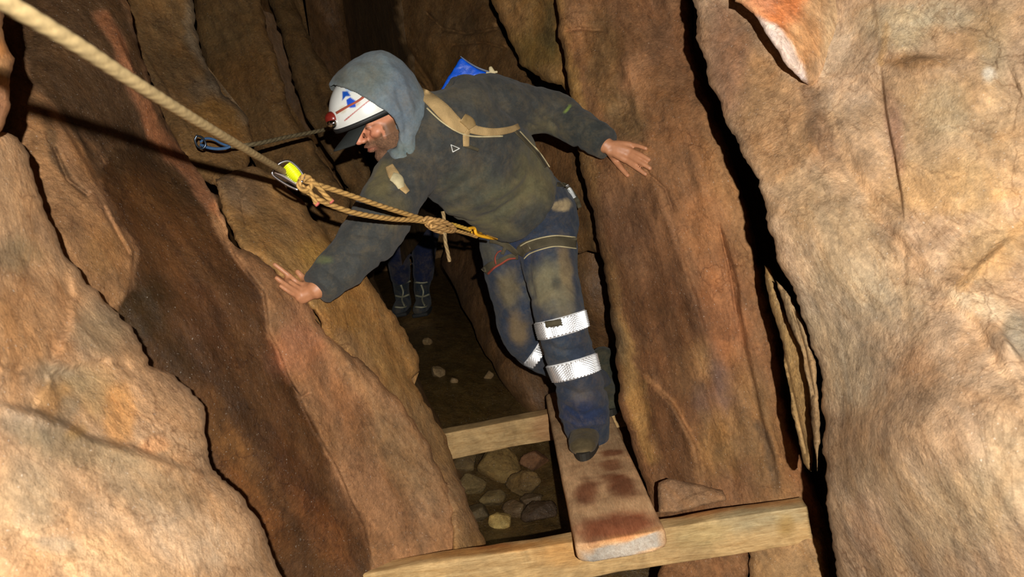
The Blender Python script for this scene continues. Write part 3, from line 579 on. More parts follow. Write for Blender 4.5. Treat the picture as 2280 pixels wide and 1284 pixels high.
timber('timber_beam', (-.60, 2.20, .947), (.655, 2.125, .951), .068, .105, W1,
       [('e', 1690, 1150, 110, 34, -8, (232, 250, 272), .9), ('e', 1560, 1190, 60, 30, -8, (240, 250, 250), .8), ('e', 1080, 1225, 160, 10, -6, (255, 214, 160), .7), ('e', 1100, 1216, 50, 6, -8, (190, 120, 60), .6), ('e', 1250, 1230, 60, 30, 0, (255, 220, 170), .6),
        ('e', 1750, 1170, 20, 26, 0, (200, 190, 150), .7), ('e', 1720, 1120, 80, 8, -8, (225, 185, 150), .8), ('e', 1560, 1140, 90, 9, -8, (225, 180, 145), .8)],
       'long squared pale timber beam across the bottom, under the near end of the plank', 'beam', wob=.004, seed=1)
timber('timber_beam', (-.62, 3.40, .948), (.40, 3.425, .952), .085, .112, W1, [('e', 1225, 950, 40, 40, 0, (225, 205, 205), .8)],
       'shorter pale timber beam farther back, behind the boot', 'beam', wob=.004, seed=2)
plank = timber('plank', (.155, 1.985, 1.0), (.172, 3.52, 1.0), .226, .047, W2,
       [('e', 1370, 1170, 90, 30, -6, (190, 128, 112), .85, .4), ('e', 1380, 1080, 36, 22, 30, (140, 92, 74), .85, .4), ('e', 1310, 1090, 26, 24, 20, (150, 100, 84), .8, .4), ('e', 1360, 1010, 30, 10, -6, (150, 100, 80), .8, .4), ('e', 1365, 1035, 26, 7, -4, (160, 110, 90), .7, .4),
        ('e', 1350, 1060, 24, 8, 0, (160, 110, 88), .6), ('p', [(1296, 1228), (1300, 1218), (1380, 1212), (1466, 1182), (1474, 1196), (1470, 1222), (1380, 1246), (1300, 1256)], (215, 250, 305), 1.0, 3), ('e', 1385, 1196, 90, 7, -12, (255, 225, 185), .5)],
       'long dusty plank with muddy boot prints, laid over two beams underfoot', 'plank', bev=.012, wob=.0015, seed=3, round_end=.028, warp=13)
# stone chock
u = P(1545, 1105, 2.36)
slab('rock', [(1466, 1142), (1466, 1075), (1490, 1064), (1560, 1080), (1608, 1090), (1618, 1112), (1560, 1126), (1510, 1140)], [(1470, 1140, 2.36), (1470, 1070, 2.42), (1615, 1110, 2.31), (1545, 1100, 2.36)],
     (148, 110, 78), [('p', [(1500, 1122), (1600, 1086), (1618, 1112), (1520, 1140)], (156, 116, 82), .8, 5)], seed=70, step=5, amp=.008, R=.012, T=.06, rag=2, label='wedge shaped brown stone beside the plank, behind the front beam', cat='rock', key='chock', steps=[([(1495, 1125), (1540, 1100), (1600, 1084)], 3, .012, 30)])

# ================================================================ cloth and skin materials
def cloth_mat(name, rough=.9, var=.22, weave=420):
    m, nt, bs = nodes(name); L = nt.links.new
    co = nt.nodes.new('ShaderNodeTexCoord').outputs['Object']
    f = ramp(nt, noise(nt, co, 22, 7, .72, .5), [(.3, 1-var), (.7, 1+var)]); g = ramp(nt, noise(nt, co, 140, 4, .7), [(.3, .86), (.7, 1.14)])
    c = mix(nt, 'MULTIPLY', 1.0, attr(nt, 'tint').outputs['Color'], f); c = mix(nt, 'MULTIPLY', 1.0, c, g)
    dust = ramp(nt, noise(nt, co, 14, 9, .8, .2), [(.46, 0), (.72, 1)])
    c = mix(nt, 'MIX', nt_mul(nt, dust, .30), c, tuple(lin((140, 118, 80))))
    L(c, bs.inputs['Base Color']); bs.inputs['Roughness'].default_value = rough; bs.inputs['Specular IOR Level'].default_value = .15
    bs.inputs['Sheen Weight'].default_value = .08
    bu = nt.nodes.new('ShaderNodeBump'); bu.inputs['Strength'].default_value = .45; bu.inputs['Distance'].default_value = .004
    L(noise(nt, co, 60, 7, .75), bu.inputs['Height']); L(bu.outputs[0], bs.inputs['Normal'])
    return m
CL = cloth_mat('muddy_cloth')
def skin_mat():
    m, nt, bs = nodes('skin'); L = nt.links.new
    co = nt.nodes.new('ShaderNodeTexCoord').outputs['Object']
    f = ramp(nt, noise(nt, co, 60, 5, .6), [(.3, .88), (.7, 1.1)])
    L(mix(nt, 'MULTIPLY', 1.0, attr(nt, 'tint').outputs['Color'], f), bs.inputs['Base Color'])
    bs.inputs['Roughness'].default_value = .5; bs.inputs['Subsurface Weight'].default_value = .12; bs.inputs['Subsurface Radius'].default_value = (.01, .004, .002); bs.inputs['Subsurface Scale'].default_value = 1
    return m
SK = skin_mat()
# ================================================================ PERSON in front
person = empty('person', on_z(1318, 985, 1.0))
props(person, 'bearded person in white helmet and muddy dark hooded top, walking the plank with arms spread', 'person')
def J(px, py, d): return V(px, py, d)
jt = dict(neck=J(938, 262, 2.43), chest=J(1032, 322, 2.56), belly=J(1105, 400, 2.70), pelvis=J(1188, 478, 2.84),
          shB=J(1082, 232, 2.58), elB=J(1228, 252, 2.70), wrB=J(1352, 325, 2.585), shA=J(915, 378, 2.44), elA=J(832, 515, 2.33), wrA=J(702, 646, 2.215),
          hpB=J(1215, 500, 2.86), knB=J(1252, 735, 2.70), anB=J(1312, 955, 2.85), hpA=J(1135, 520, 2.90), knA=J(1160, 740, 2.97), anA=J(1340, 858, 3.27))
sA = (jt['shB']-jt['shA']).normalized()
# --- jacket
bm = bmesh.new()
tube(bm, [(J(918, 258, 2.46), .070, .065), (J(945, 268, 2.46), .095, .085), (J(975, 285, 2.47), .17, .10), (jt['chest'], .195, .125), (J(1070, 362, 2.62), .185, .13), (jt['belly'], .172, .135), (J(1145, 440, 2.75), .152, .135), (J(1165, 458, 2.78), .142, .13)], ref=sA, seg=32, capk=.12)
tube(bm, [(J(1015, 262, 2.54), .085), (jt['shB'], .088), (J(1150, 240, 2.65), .078), (jt['elB'], .068), (J(1290, 286, 2.65), .057), (J(1350, 322, 2.59), .047)], seg=24, capk=.12)
tube(bm, [(J(960, 335, 2.49), .09), (jt['shA'], .085), (J(872, 445, 2.38), .082), (jt['elA'], .078), (J(768, 585, 2.27), .064), (J(706, 643, 2.215), .047)], seg=24, capk=.12)
jm = fuse(bm, .0055, 6, .5)
def folds(me, amp, sc, seed, lines=()):
    co = get_co(me); no = get_no(me)
    h = fbm(co*sc+seed, 3, True)*.9+fbm(co*sc*2.3+seed, 3)*.5
    px, py, d = proj(co); q = np.stack([px, py], 1)+np.stack([fbm(co*9, 2), fbm(co*9+9, 2)], 1)*10
    disp = h*amp
    for line, w, a in lines:
        dd, _ = seg_dist(q, line, False); disp = disp+a*np.exp(-(dd/w)**2)
    set_co(me, co+no*disp[:, None])
folds(jm, .011, 7, 3, [([(1120, 235), (1150, 262), (1190, 285)], 8, -.012), ([(1190, 230), (1215, 262), (1235, 288)], 7, -.01), ([(870, 430), (905, 410), (935, 400)], 9, -.01), ([(1000, 470), (1080, 450), (1160, 400)], 10, .008), ([(1010, 500), (1100, 480), (1200, 410)], 7, -.007),
   ([(780, 560), (820, 570), (850, 590)], 6, -.007), ([(800, 520), (850, 530), (880, 540)], 7, -.007), ([(990, 440), (1060, 400), (1110, 330)], 10, -.006), ([(720, 600), (750, 620), (765, 640)], 5, -.006), ([(1300, 280), (1290, 310), (1280, 330)], 5, -.005), ([(940, 250), (960, 330), (980, 400)], 8, -.006)])
jmarks = [('e', 1200, 370, 50, 90, 10, (104, 96, 66), .75), ('e', 1060, 500, 90, 26, 10, (112, 104, 72), .7), ('e', 1130, 440, 60, 40, -30, (100, 96, 68), .6), ('e', 840, 400, 34, 50, 10, (100, 92, 60), .75), ('e', 880, 470, 30, 30, 0, (92, 84, 58), .6),
          ('e', 1040, 210, 60, 24, 10, (90, 84, 70), .5), ('e', 1290, 300, 50, 40, 20, (44, 48, 44), .5), ('e', 960, 210, 24, 30, 0, (92, 88, 70), .6), ('e', 1264, 243, 14, 4, -50, (130, 150, 70), .8, .3), ('e', 1240, 420, 30, 20, 0, (70, 66, 50), .6),
          ('e', 1050, 420, 60, 50, 0, (80, 80, 64), .5), ('e', 720, 588, 16, 10, 0, (110, 116, 70), .5)]
set_tint(jm, paint(get_co(jm), (60, 61, 59), jmarks, 5, 16))
jacket = link('jacket', jm, CL, person); jacket['label'] = 'dark grey hooded top smeared with tan mud'
BJ = bvh_of(jm)
# --- trousers
bm = bmesh.new()
tube(bm, [(J(1150, 430, 2.76), .125, .12), (jt['pelvis'], .142, .125), (J(1200, 520, 2.86), .138, .12)], ref=sA.lerp(Vector(RT), .5), seg=28)
tube(bm, [(J(1222, 500, 2.86), .095), (J(1222, 570, 2.80), .093), (J(1236, 650, 2.74), .084), (jt['knB'], .080), (J(1282, 830, 2.76), .076), (J(1300, 900, 2.81), .082), (J(1306, 945, 2.84), .078), (J(1309, 972, 2.855), .068), (J(1309, 986, 2.862), .060)], seg=26, capk=.15)
tube(bm, [(J(1130, 520, 2.88), .098), (J(1132, 585, 2.90), .088), (J(1146, 660, 2.94), .078), (jt['knA'], .072), (J(1185, 775, 3.02), .066), (J(1250, 815, 3.12), .058), (J(1330, 852, 3.25), .055)], seg=24)
tm = fuse(bm, .0055, 5, .5)
folds(tm, .009, 8, 13, [([(1235, 650), (1240, 690), (1236, 720)], 12, .004), ([(1180, 560), (1175, 600), (1185, 660)], 8, -.010), ([(1240, 860), (1290, 880), (1350, 860)], 7, -.008), ([(1250, 900), (1300, 925), (1350, 905)], 6, -.007), ([(1240, 930), (1290, 950), (1340, 940)], 5, .007),
   ([(1200, 470), (1240, 490), (1280, 500)], 7, -.006), ([(1190, 450), (1230, 465), (1290, 440)], 6, .006), ([(1100, 600), (1130, 640), (1140, 700)], 7, .006), ([(1125, 590), (1150, 640), (1165, 700)], 6, -.006), ([(1220, 770), (1260, 780), (1320, 770)], 7, -.006)])
tmarks = [('e', 1225, 630, 44, 50, 0, (128, 120, 92), .85), ('e', 1262, 600, 16, 60, -4, (128, 108, 76), .7), ('e', 1238, 628, 12, 20, 0, (56, 58, 58), .7), ('e', 1250, 680, 30, 40, 0, (112, 104, 84), .7), ('e', 1253, 457, 18, 12, 0, (168, 148, 112), .95, .3), ('e', 1130, 640, 26, 40, -20, (120, 106, 76), .75), ('e', 1150, 730, 24, 40, -20, (118, 98, 68), .75),
          ('e', 1085, 560, 34, 24, 0, (94, 88, 66), .6), ('e', 1300, 880, 30, 24, 20, (88, 84, 84), .6), ('e', 1330, 850, 20, 40, 0, (64, 66, 78), .5), ('e', 1290, 930, 60, 40, 0, (32, 44, 76), .7), ('e', 1240, 790, 30, 30, 0, (60, 70, 80), .5), ('e', 1160, 560, 40, 30, 0, (40, 52, 82), .6)]
set_tint(tm, paint(get_co(tm), (50, 58, 72), tmarks, 9, 14))
trousers = link('trousers', tm, CL, person); trousers['label'] = 'navy work trousers smeared with tan mud'
BT = bvh_of(tm)
# --- body: one skin from head to hands
SC = .92
C0 = J(862, 258, 2.42)
fdir = dirw(-.79, -.50, .36).normalized(); cdir = dirw(-.46, .78, .38); cdir = (cdir-fdir*cdir.dot(fdir)).normalized(); sdir = cdir.cross(fdir).normalized()
def H(f, s, c): return C0+(fdir*f+sdir*s+cdir*c)*SC
def eh(bm, f, s, c, rf, rs_, rc, **k): ell(bm, H(f, s, c), fdir*rf*SC, sdir*rs_*SC, cdir*rc*SC, **k)
bm = bmesh.new()
eh(bm, -.01, 0, .03, .096, .076, .088); eh(bm, .035, 0, -.03, .056, .060, .086); eh(bm, .066, 0, -.1, .024, .028, .022)
for s in (1, -1):
    eh(bm, .02, s*.040, -.066, .046, .022, .036); eh(bm, .062, s*.036, -.022, .026, .026, .022); eh(bm, .080, s*.024, .022, .014, .026, .010)
    eh(bm, .106, s*.012, -.034, .012, .009, .008); eh(bm, -.008, s*.076, -.012, .018, .010, .032); eh(bm, .045, s*.034, -.055, .036, .024, .03)
    eh(bm, .078, s*.031, .000, .013, .014, .011)
tube(bm, [(H(.088, 0, .014), .008), (H(.104, 0, -.010), .009), (H(.119, 0, -.030), .0125)], seg=12)
eh(bm, .096, 0, -.056, .011, .024, .006); eh(bm, .093, 0, -.068, .011, .020, .007); eh(bm, .084, 0, -.05, .012, .03, .02)
tube(bm, [(H(-.03, 0, -.04), .056), (J(925, 270, 2.43), .058), (J(965, 300, 2.48), .08)], seg=18)
tube(bm, [(J(965, 290, 2.47), .11, .07), (jt['chest'], .15, .09), (jt['belly'], .13, .10), (jt['pelvis'], .12, .10)], ref=sA, seg=24)
tube(bm, [(J(1015, 262, 2.54), .055), (jt['shB'], .052), (jt['elB'], .04), (J(1320, 305, 2.61), .030), (jt['wrB'], .025)], seg=16)
tube(bm, [(J(960, 335, 2.49), .055), (jt['shA'], .052), (jt['elA'], .042), (J(735, 615, 2.24), .031), (jt['wrA'], .026)], seg=16)
for h, k, a in (('hpB', 'knB', 'anB'), ('hpA', 'knA', 'anA')):
    tube(bm, [(jt[h], .075), (jt[h].lerp(jt[k], .5), .066), (jt[k], .050), (jt[k].lerp(jt[a], .4), .046), (jt[a], .034)], seg=16)
BG = bvh_of(SURF['g']); BC = bvh_of(SURF['c'], SURF['d'])
def onr(b, px, py, off):
    p, n = hit(b, px, py); return p-(p-Vector(CAM)).normalized()*off
def finger(bvh, pts, r, lift=.0):
    k = len(pts); tube(bm, [(onr(bvh, x, y, r*1.0+lift+l), r*(1-.22*i/(k-1))) for i, (x, y, l) in enumerate(pts)], seg=12, n=4)
# right-hand side of the picture: open hand flat on the brown wall
wb = jt['wrB']
fb = [[(1404, 322, .008), (1422, 325, .004), (1439, 331, 0)], [(1405, 336, .010), (1425, 344, .006), (1446, 356, 0)], [(1402, 347, .010), (1424, 360, .006), (1448, 375, 0)], [(1394, 357, .009), (1415, 372, .005), (1438, 388, 0)]]
for q, r in zip(fb, (.0082, .0090, .0092, .0088)): finger(BG, q, r)
for q in fb:
    tube(bm, [(wb, .017), (wb.lerp(onr(BG, q[0][0], q[0][1], .020), .5), .016), (onr(BG, q[0][0], q[0][1], .017), .0105)], seg=12, n=4)
ell(bm, onr(BG, 1380, 334, .024), dirw(.030, -.012, 0), dirw(.010, .028, 0), dirw(0, 0, .013))
tube(bm, [(J(1356, 334, 2.575), .014), (onr(BG, 1370, 356, .014), .0115), (onr(BG, 1383, 374, .010), .0088), (onr(BG, 1398, 391, .007), .0072)], seg=12, n=4)
# left-hand side of the picture: hand laid along the pinkish slab
wa = jt['wrA']
fa = [[(668, 634, .006), (642, 612, .004), (611, 588, 0)], [(666, 643, .010), (640, 624, .007), (611, 603, .002)], [(664, 652, .010), (641, 637, .006), (615, 618, .002)], [(664, 661, .006), (645, 650, .003), (624, 636, 0)]]
for q, r in zip(fa, (.0080, .0084, .0080, .0070)): finger(BC, q, r)
for q in fa: tube(bm, [(wa, .018), (onr(BC, (q[0][0]+wx)/2 if False else q[0][0]+10, q[0][1]+4, .018), .014), (onr(BC, q[0][0], q[0][1], .014), .010)], seg=12, n=4)
tube(bm, [(J(694, 640, 2.21), .013), (onr(BC, 678, 622, .012), .010), (onr(BC, 662, 604, .008), .0075)], seg=12, n=4)
bmv = fuse(bm, .0034, 3, .5)
co = get_co(bmv); loc = (co-np.array(C0))/SC; f_ = loc@np.array(fdir); s_ = loc@np.array(sdir); c_ = loc@np.array(cdir)
for sg in (1, -1):   # eye sockets and the fold beside the mouth
    g = np.exp(-(((s_-sg*.030)/.014)**2+((c_-.011)/.006)**2))*(f_ > .04); co = co-np.outer(g*.007, fdir)
    g = np.exp(-(((s_-sg*.030)/.013)**2+((c_+.013)/.006)**2))*(f_ > .04); co = co-np.outer(g*.005, fdir)
g = np.exp(-((s_/.022)**2+((c_+.0625)/.0025)**2))*(f_ > .06); co = co-np.outer(g*.005, fdir)
set_co(bmv, co)
cols = np.tile(lin((204, 138, 104)), (len(co), 1))
def tintl(mask, rgb, s): 
    global cols
    cols = cols*(1-(mask*s)[:, None])+lin(rgb)*(mask*s)[:, None]
head = (np.linalg.norm(loc, axis=1) < .16)
nz = fbm(co*60, 3)
for sg in (1, -1):
    tintl(head*np.exp(-(((s_-sg*.032)/.018)**2+((c_+.001)/.0032)**2))*(f_ > .05), (60, 36, 28), .9)
    tintl(head*np.exp(-(((s_-sg*.032)/.020)**2+((c_-.021)/.0045)**2))*(f_ > .05), (84, 56, 38), .85)
    tintl(head*np.exp(-(((s_-sg*.040)/.02)**2+((c_+.028)/.016)**2))*(f_ > .04), (216, 130, 100), .5)
tintl(head*np.exp(-((s_/.012)**2+((c_+.032)/.012)**2))*(f_ > .1), (214, 128, 106), .6)
tintl(head*np.exp(-((s_/.026)**2+((c_+.063)/.008)**2))*(f_ > .08), (180, 92, 80), .8)
beardm = sstep(-.036, -.052, c_+nz*.01-.25*np.abs(s_)*(f_ > .06))*(1-np.exp(-((s_/.022)**2+((c_+.063)/.009)**2)))*head
beardm = np.maximum(beardm, head*(f_ < .05)*(f_ > -.01)*sstep(.0, -.02, c_))
tintl(beardm, (84, 66, 44), .8)
hands = ~head
tintl(hands*1.0, (170, 118, 80), .7)
set_tint(bmv, cols)
body = link('body', bmv, SK, person)
# beard: short hair standing off the jaw
def patch(me, mask, off, name, rgb, mat, parent, nzs=90, nza=.003):
    bmx = bmesh.new(); bmx.from_mesh(me); bmx.verts.ensure_lookup_table()
    kill = [v for v in bmx.verts if mask[v.index] < .5]; no = {v.index: v.normal.copy() for v in bmx.verts}
    bmesh.ops.delete(bmx, geom=kill, context='VERTS')
    c_0 = np.array([v.co[:] for v in bmx.verts]); n_0 = np.array([v.normal[:] for v in bmx.verts]); nn = fbm(c_0*nzs, 3)
    for v, a, b, k in zip(bmx.verts, c_0, n_0, nn): v.co = Vector(a+b*(off+k*nza))
    m2 = mesh_of(bmx, name); cc = get_co(m2); v_ = fbm(cc*150, 3)
    set_tint(m2, lin(rgb)*(1+.6*v_)[:, None].clip(.3, 2)); return link(name, m2, mat, parent)
hairm = simple('hair', (80, 60, 40), .8, use_tint=True, var=.4, scale=220, bump=.8, bscale=500)
bd = beardm*(f_ > -.02)*(np.abs(s_) < .072)*(c_ > -.125)*(c_ < -.042)
patch(bmv, bd*1.4, .0022, 'beard', (78, 62, 38), hairm, person)
# --- hood
def hood_mesh(off):
    cf, cc_ = -.004, .022; rff = .21; rf, rs_, rc = .126, .126, .166; rings = []; nT, nP = 44, 26; pts = []
    for j in range(nP+1):
        row = []
        for i in range(nT):
            a = 2*math.pi*i/nT; ca, sa = math.cos(a), math.sin(a)
            cpos = ca*rc*.95+cc_
            fe = .028+(.52*cpos if cpos > 0 else .05*cpos)
            te = math.acos(max(-1, min(1, (fe-cf)/rff))); t = te+(math.pi-te)*(j/nP)**.9
            rc_ = (rc+off) if ca > 0 else (rc+off)*1.0
            f = cf+((rf+off) if t > math.pi/2 else rff)*math.cos(t); st = math.sin(t)
            # fabric piles up behind the crown
            bump = 1+.16*max(0, ca)*max(0, -math.cos(t))
            row.append(H(f, (rs_+off)*sa*st, cc_+rc_*ca*st*bump))
        pts.append(row)
    return pts
bm = bmesh.new(); outer = hood_mesh(.004); inner = hood_mesh(-.007)
vo = [[bm.verts.new(p) for p in r] for r in outer]; vi = [[bm.verts.new(p) for p in r] for r in inner]
nT = 44
for A, fl in ((vo, 1), (vi, 0)):
    for r0, r1 in zip(A, A[1:]):
        for k in range(nT):
            q = (r0[k], r0[(k+1) % nT], r1[(k+1) % nT], r1[k]); bm.faces.new(q if fl else q[::-1])
for k in range(nT): bm.faces.new((vo[0][(k+1) % nT], vo[0][k], vi[0][k], vi[0][(k+1) % nT]))
bmesh.ops.remove_doubles(bm, verts=bm.verts, dist=.0005)
# collar round the neck and chin
cp = [J(884, 346, 2.37), J(902, 342, 2.37), J(912, 318, 2.38), J(910, 250, 2.41), J(898, 190, 2.50), J(880, 170, 2.56), J(885, 230, 2.55), J(880, 290, 2.48), J(876, 338, 2.42), J(884, 346, 2.37)]
tube(bm, [(p, .022, .016) for p in cp], seg=12, n=5)
tube(bm, [(H(-.05, .01, -.03), .085, .08), (J(912, 270, 2.46), .075, .07), (J(935, 290, 2.50), .07, .06)], seg=20)
tube(bm, [(J(903, 300, 2.36), .024, .02), (J(904, 330, 2.37), .026, .02), (J(914, 345, 2.38), .022, .016)], seg=14)
hm = fuse(bm, .0045, 7, .5)
folds(hm, .0045, 9, 23, [([(800, 150), (840, 200), (900, 260)], 9, .004), ([(880, 200), (905, 280), (900, 340)], 7, -.005), ([(870, 270), (890, 320), (920, 350)], 5, -.005), ([(850, 125), (890, 170), (915, 240)], 8, .005)])
set_tint(hm, paint(get_co(hm), (106, 119, 126), [('e', 800, 180, 60, 40, -20, (96, 100, 92), .7), ('e', 900, 330, 30, 20, 0, (96, 116, 116), .6), ('e', 890, 220, 30, 80, 0, (90, 100, 112), .6), ('e', 750, 170, 16, 30, 0, (84, 80, 66), .6)], 4, 10))
hood = link('hood', hm, CL, person); hood['label'] = 'blue grey hood pulled up over the helmet'
# --- black cap with a peak under the helmet
capm = simple('cap_cloth', (26, 30, 28), .85, bump=.3)
bm = bmesh.new()
def shell(bm, lo, hi, R3, cen, th=.003, nT=48, nP=8, a0=0, a1=360):
    rf, rs_, rc = R3; cf, cc_ = cen
    def pt(i, j, o):
        a = math.radians(a0+(a1-a0)*i/nT); e = lo+(hi-lo)*j/nP
        return H(cf+(rf+o)*math.cos(e)*math.cos(a), (rs_+o)*math.cos(e)*math.sin(a), cc_+(rc+o)*math.sin(e))
    G = []
    for o in (0, -th): G.append([[bm.verts.new(pt(i, j, o)) for i in range(nT+(0 if a1-a0 >= 360 else 1))] for j in range(nP+1)])
    cyc = a1-a0 >= 360; W = len(G[0][0])
    for k in range(W if cyc else W-1):
        k2 = (k+1) % W
        for q, fl in ((G[0], 0), (G[1], 1)):
            for r0, r1 in zip(q, q[1:]):
                f = (r0[k], r0[k2], r1[k2], r1[k]); bm.faces.new(f if not fl else f[::-1])
        bm.faces.new((G[0][0][k2], G[0][0][k], G[1][0][k], G[1][0][k2])); bm.faces.new((G[0][-1][k], G[0][-1][k2], G[1][-1][k2], G[1][-1][k]))
    return G
shell(bm, math.radians(-14), math.radians(80), (.106, .086, .095), (0, .035))
cap = obj('cap', bm, capm, person)
bm = bmesh.new(); top = []; bot = []
for j in range(9):
    u_ = j/8
    for lst, o in ((top, 0), (bot, -.003)):
        row = []
        for i in range(21):
            a = math.radians(-46+84*i/20); rf = .104+.098*u_*math.cos(a)**.8; rs_ = .072-.006*u_
            row.append(bm.verts.new(H(rf*math.cos(a)+.006*(1-u_), rs_*math.sin(a), .020-.040*u_-.016*(math.sin(a)**2)+o)))
        lst.append(row)
for A, fl in ((top, 0), (bot, 1)):
    for r0, r1 in zip(A, A[1:]):
        for k in range(20):
            f = (r0[k], r1[k], r1[k+1], r0[k+1]); bm.faces.new(f if not fl else f[::-1])
for k in range(20): bm.faces.new((top[-1][k], bot[-1][k], bot[-1][k+1], top[-1][k+1])); bm.faces.new((top[0][k+1], bot[0][k+1], bot[0][k], top[0][k]))
for r0, r1, s0, s1 in zip(top, top[1:], bot, bot[1:]): bm.faces.new((r0[0], s0[0], s1[0], r1[0])); bm.faces.new((r0[-1], r1[-1], s1[-1], s0[-1]))
obj('cap_peak', bm, capm, cap)
# --- helmet
helmet = empty('helmet', H(.01, 0, .03)); props(helmet, 'white caving helmet with blue mark and red trim, worn under the hood', 'helmet')
bm = bmesh.new(); shell(bm, math.radians(-4), math.radians(89), (.146, .112, .126), (.022, .040), th=.004, nT=220, nP=90)
hme = mesh_of(bm, 'shell'); hc = get_co(hme)
set_tint(hme, paint(hc, (216, 216, 210), [('l', [(768, 268), (804, 238), (828, 219)], 1.3, (170, 44, 34), .9), ('e', 764, 243, 9, 7, -40, (196, 186, 160), .8), ('e', 795, 231, 8, 5, -40, (196, 170, 150), .7),
   ('e', 777, 199, 8, 5, 10, (150, 180, 220), .8), ('p', [(762, 203), (774, 203), (782, 214), (770, 215), (762, 224)], (26, 78, 170), 1, 1.2), ('p', [(771, 222), (780, 216), (791, 224), (792, 238), (780, 240), (774, 236)], (30, 76, 190), 1, 1.2)], 3, .3))
helm_m = simple('helmet_plastic', (220, 220, 215), .32, use_tint=True, var=.06, scale=20)
link('shell', hme, helm_m, helmet)
bm = bmesh.new(); shell(bm, math.radians(-9), math.radians(-3), (.149, .115, .128), (.022, .040), th=.010, nT=90, nP=2)
obj('brim', bm, simple('rubber_black', (32, 32, 32), .6), helmet)
LP = Vector(P(740, 264, float(proj(np.array(H(.175, 0, .06)))[2])))
bm = bmesh.new(); ell(bm, LP, fdir*.020, sdir*.026, cdir*.020, 24, 14)
lampo = obj('headlamp', bm, simple('lamp_shell', (120, 34, 26), .3, spec=.6), helmet); lampo['label'] = 'red and silver headlamp on the front of the helmet'
bm = bmesh.new(); ell(bm, LP+fdir*.006-cdir*.010+sdir*.006, fdir*.018, sdir*.022, cdir*.014, 24, 12)
obj('reflector', bm, simple('lamp_silver', (225, 225, 225), .12, 1.0, var=.1), lampo)
bm = bmesh.new(); box(bm, frame(LP-fdir*.016, fdir, sdir, cdir), .02, .026, .022, .004)
obj('bracket', bm, simple('grey_plastic', (170, 165, 150), .5), lampo)
# --- boots
def boot(toe, heel, up, name_l, rgb, mud, parent, scale=1.0):
    toe, heel = Vector(toe), Vector(heel); f = (toe-heel).normalized(); L = (toe-heel).length; up = Vector(up); x = f.cross(up).normalized(); up = x.cross(f)
    def q(a, b, c): return heel+f*(a*L)+x*b+up*c
    bm = bmesh.new()
    tube(bm, [(q(.10, 0, .05), .040, .042), (q(.25, 0, .055), .042, .045), (q(.5, 0, .050), .045, .040), (q(.72, 0, .042), .050, .034), (q(.90, 0, .036), .044, .028)], ref=x, seg=22)
    tube(bm, [(q(.22, 0, .05), .046, .050), (q(.22, 0, .10), .044, .05), (q(.20, 0, .17), .046, .052)], ref=x, seg=20)
    m = fuse(bm, .005, 4, .5); folds(m, .002, 25, 3)
    set_tint(m, paint(get_co(m), rgb, mud, 8, 6)); b = link('boot', m, CL, parent)
    bm = bmesh.new(); pr = []
    for k in range(28):
        a = 2*math.pi*k/28; ca, sa = math.cos(a), math.sin(a); w = .046 if ca > 0 else .036
        pr.append((.5+.52*ca, w*sa*(1-.12*abs(math.cos(a*2-.6)))))
    lo = [bm.verts.new(q(a, b_, 0)) for a, b_ in pr]; hi = [bm.verts.new(q(a*1.0, b_*1.04, .024)) for a, b_ in pr]
    bm.faces.new(lo[::-1]); bm.faces.new(hi)
    for k in range(28): bm.faces.new((lo[k], lo[(k+1) % 28], hi[(k+1) % 28], hi[k]))
    bmesh.ops.recalc_face_normals(bm, faces=bm.faces)
    obj('sole', bm, simple('sole_'+name_l, (40, 36, 28), .8), b, False)
    bm = bmesh.new()
    for k in range(4):
        c_ = .40+.11*k; tube(bm, [(q(c_, -.028, .078-.010*k), .003), (q(c_+.02, 0, .094-.012*k), .003), (q(c_, .028, .078-.010*k), .003)], seg=8, n=4)
    obj('laces', bm, simple('lace_'+name_l, (70, 62, 44), .9), b)
    return b
boot(on_z(1299, 1026, 1.001), on_z(1318, 958, 1.001), (0, 0, 1), 'front', (74, 64, 44), [('e', 1300, 1015, 24, 12, 0, (140, 118, 84), .6)], person)
boot(on_z(1360, 926, 1.001), on_z(1356, 876, 1.001), (0, 0, 1), 'rear', (58, 58, 48), [('e', 1370, 870, 24, 30, 0, (76, 72, 56), .6)], person)
# --- retroreflective tape: a sheet of tiny corner cubes wrapped on the leg
def retro_mat():
    m, nt, bs = nodes('retroreflective_tape'); bs.inputs['Base Color'].default_value = (.97, .97, .97, 1); bs.inputs['Metallic'].default_value = .85; bs.inputs['Roughness'].default_value = .30
    return m
RM = retro_mat(); RB = simple('tape_backing', (215, 215, 215), .5)
def wrap_grid(bvh, c, ax, x, y, a0, a1, nu, v0, v1, nv, R=.2, off=.002, slant=0):
    out = np.full((nv, nu, 3), np.nan)
    for j in range(nv):
        for i in range(nu):
            a = math.radians(a0+(a1-a0)*i/(nu-1)); dr = x*math.cos(a)+y*math.sin(a)
            v = v0+(v1-v0)*j/(nv-1)+slant*math.sin(a); o = c+ax*v+dr*R
            h, n, _, dd = bvh.ray_cast(o, -dr)
            out[j, i] = (h+dr*off if h is not None and dd < R else c+ax*v+dr*.08)
    return out
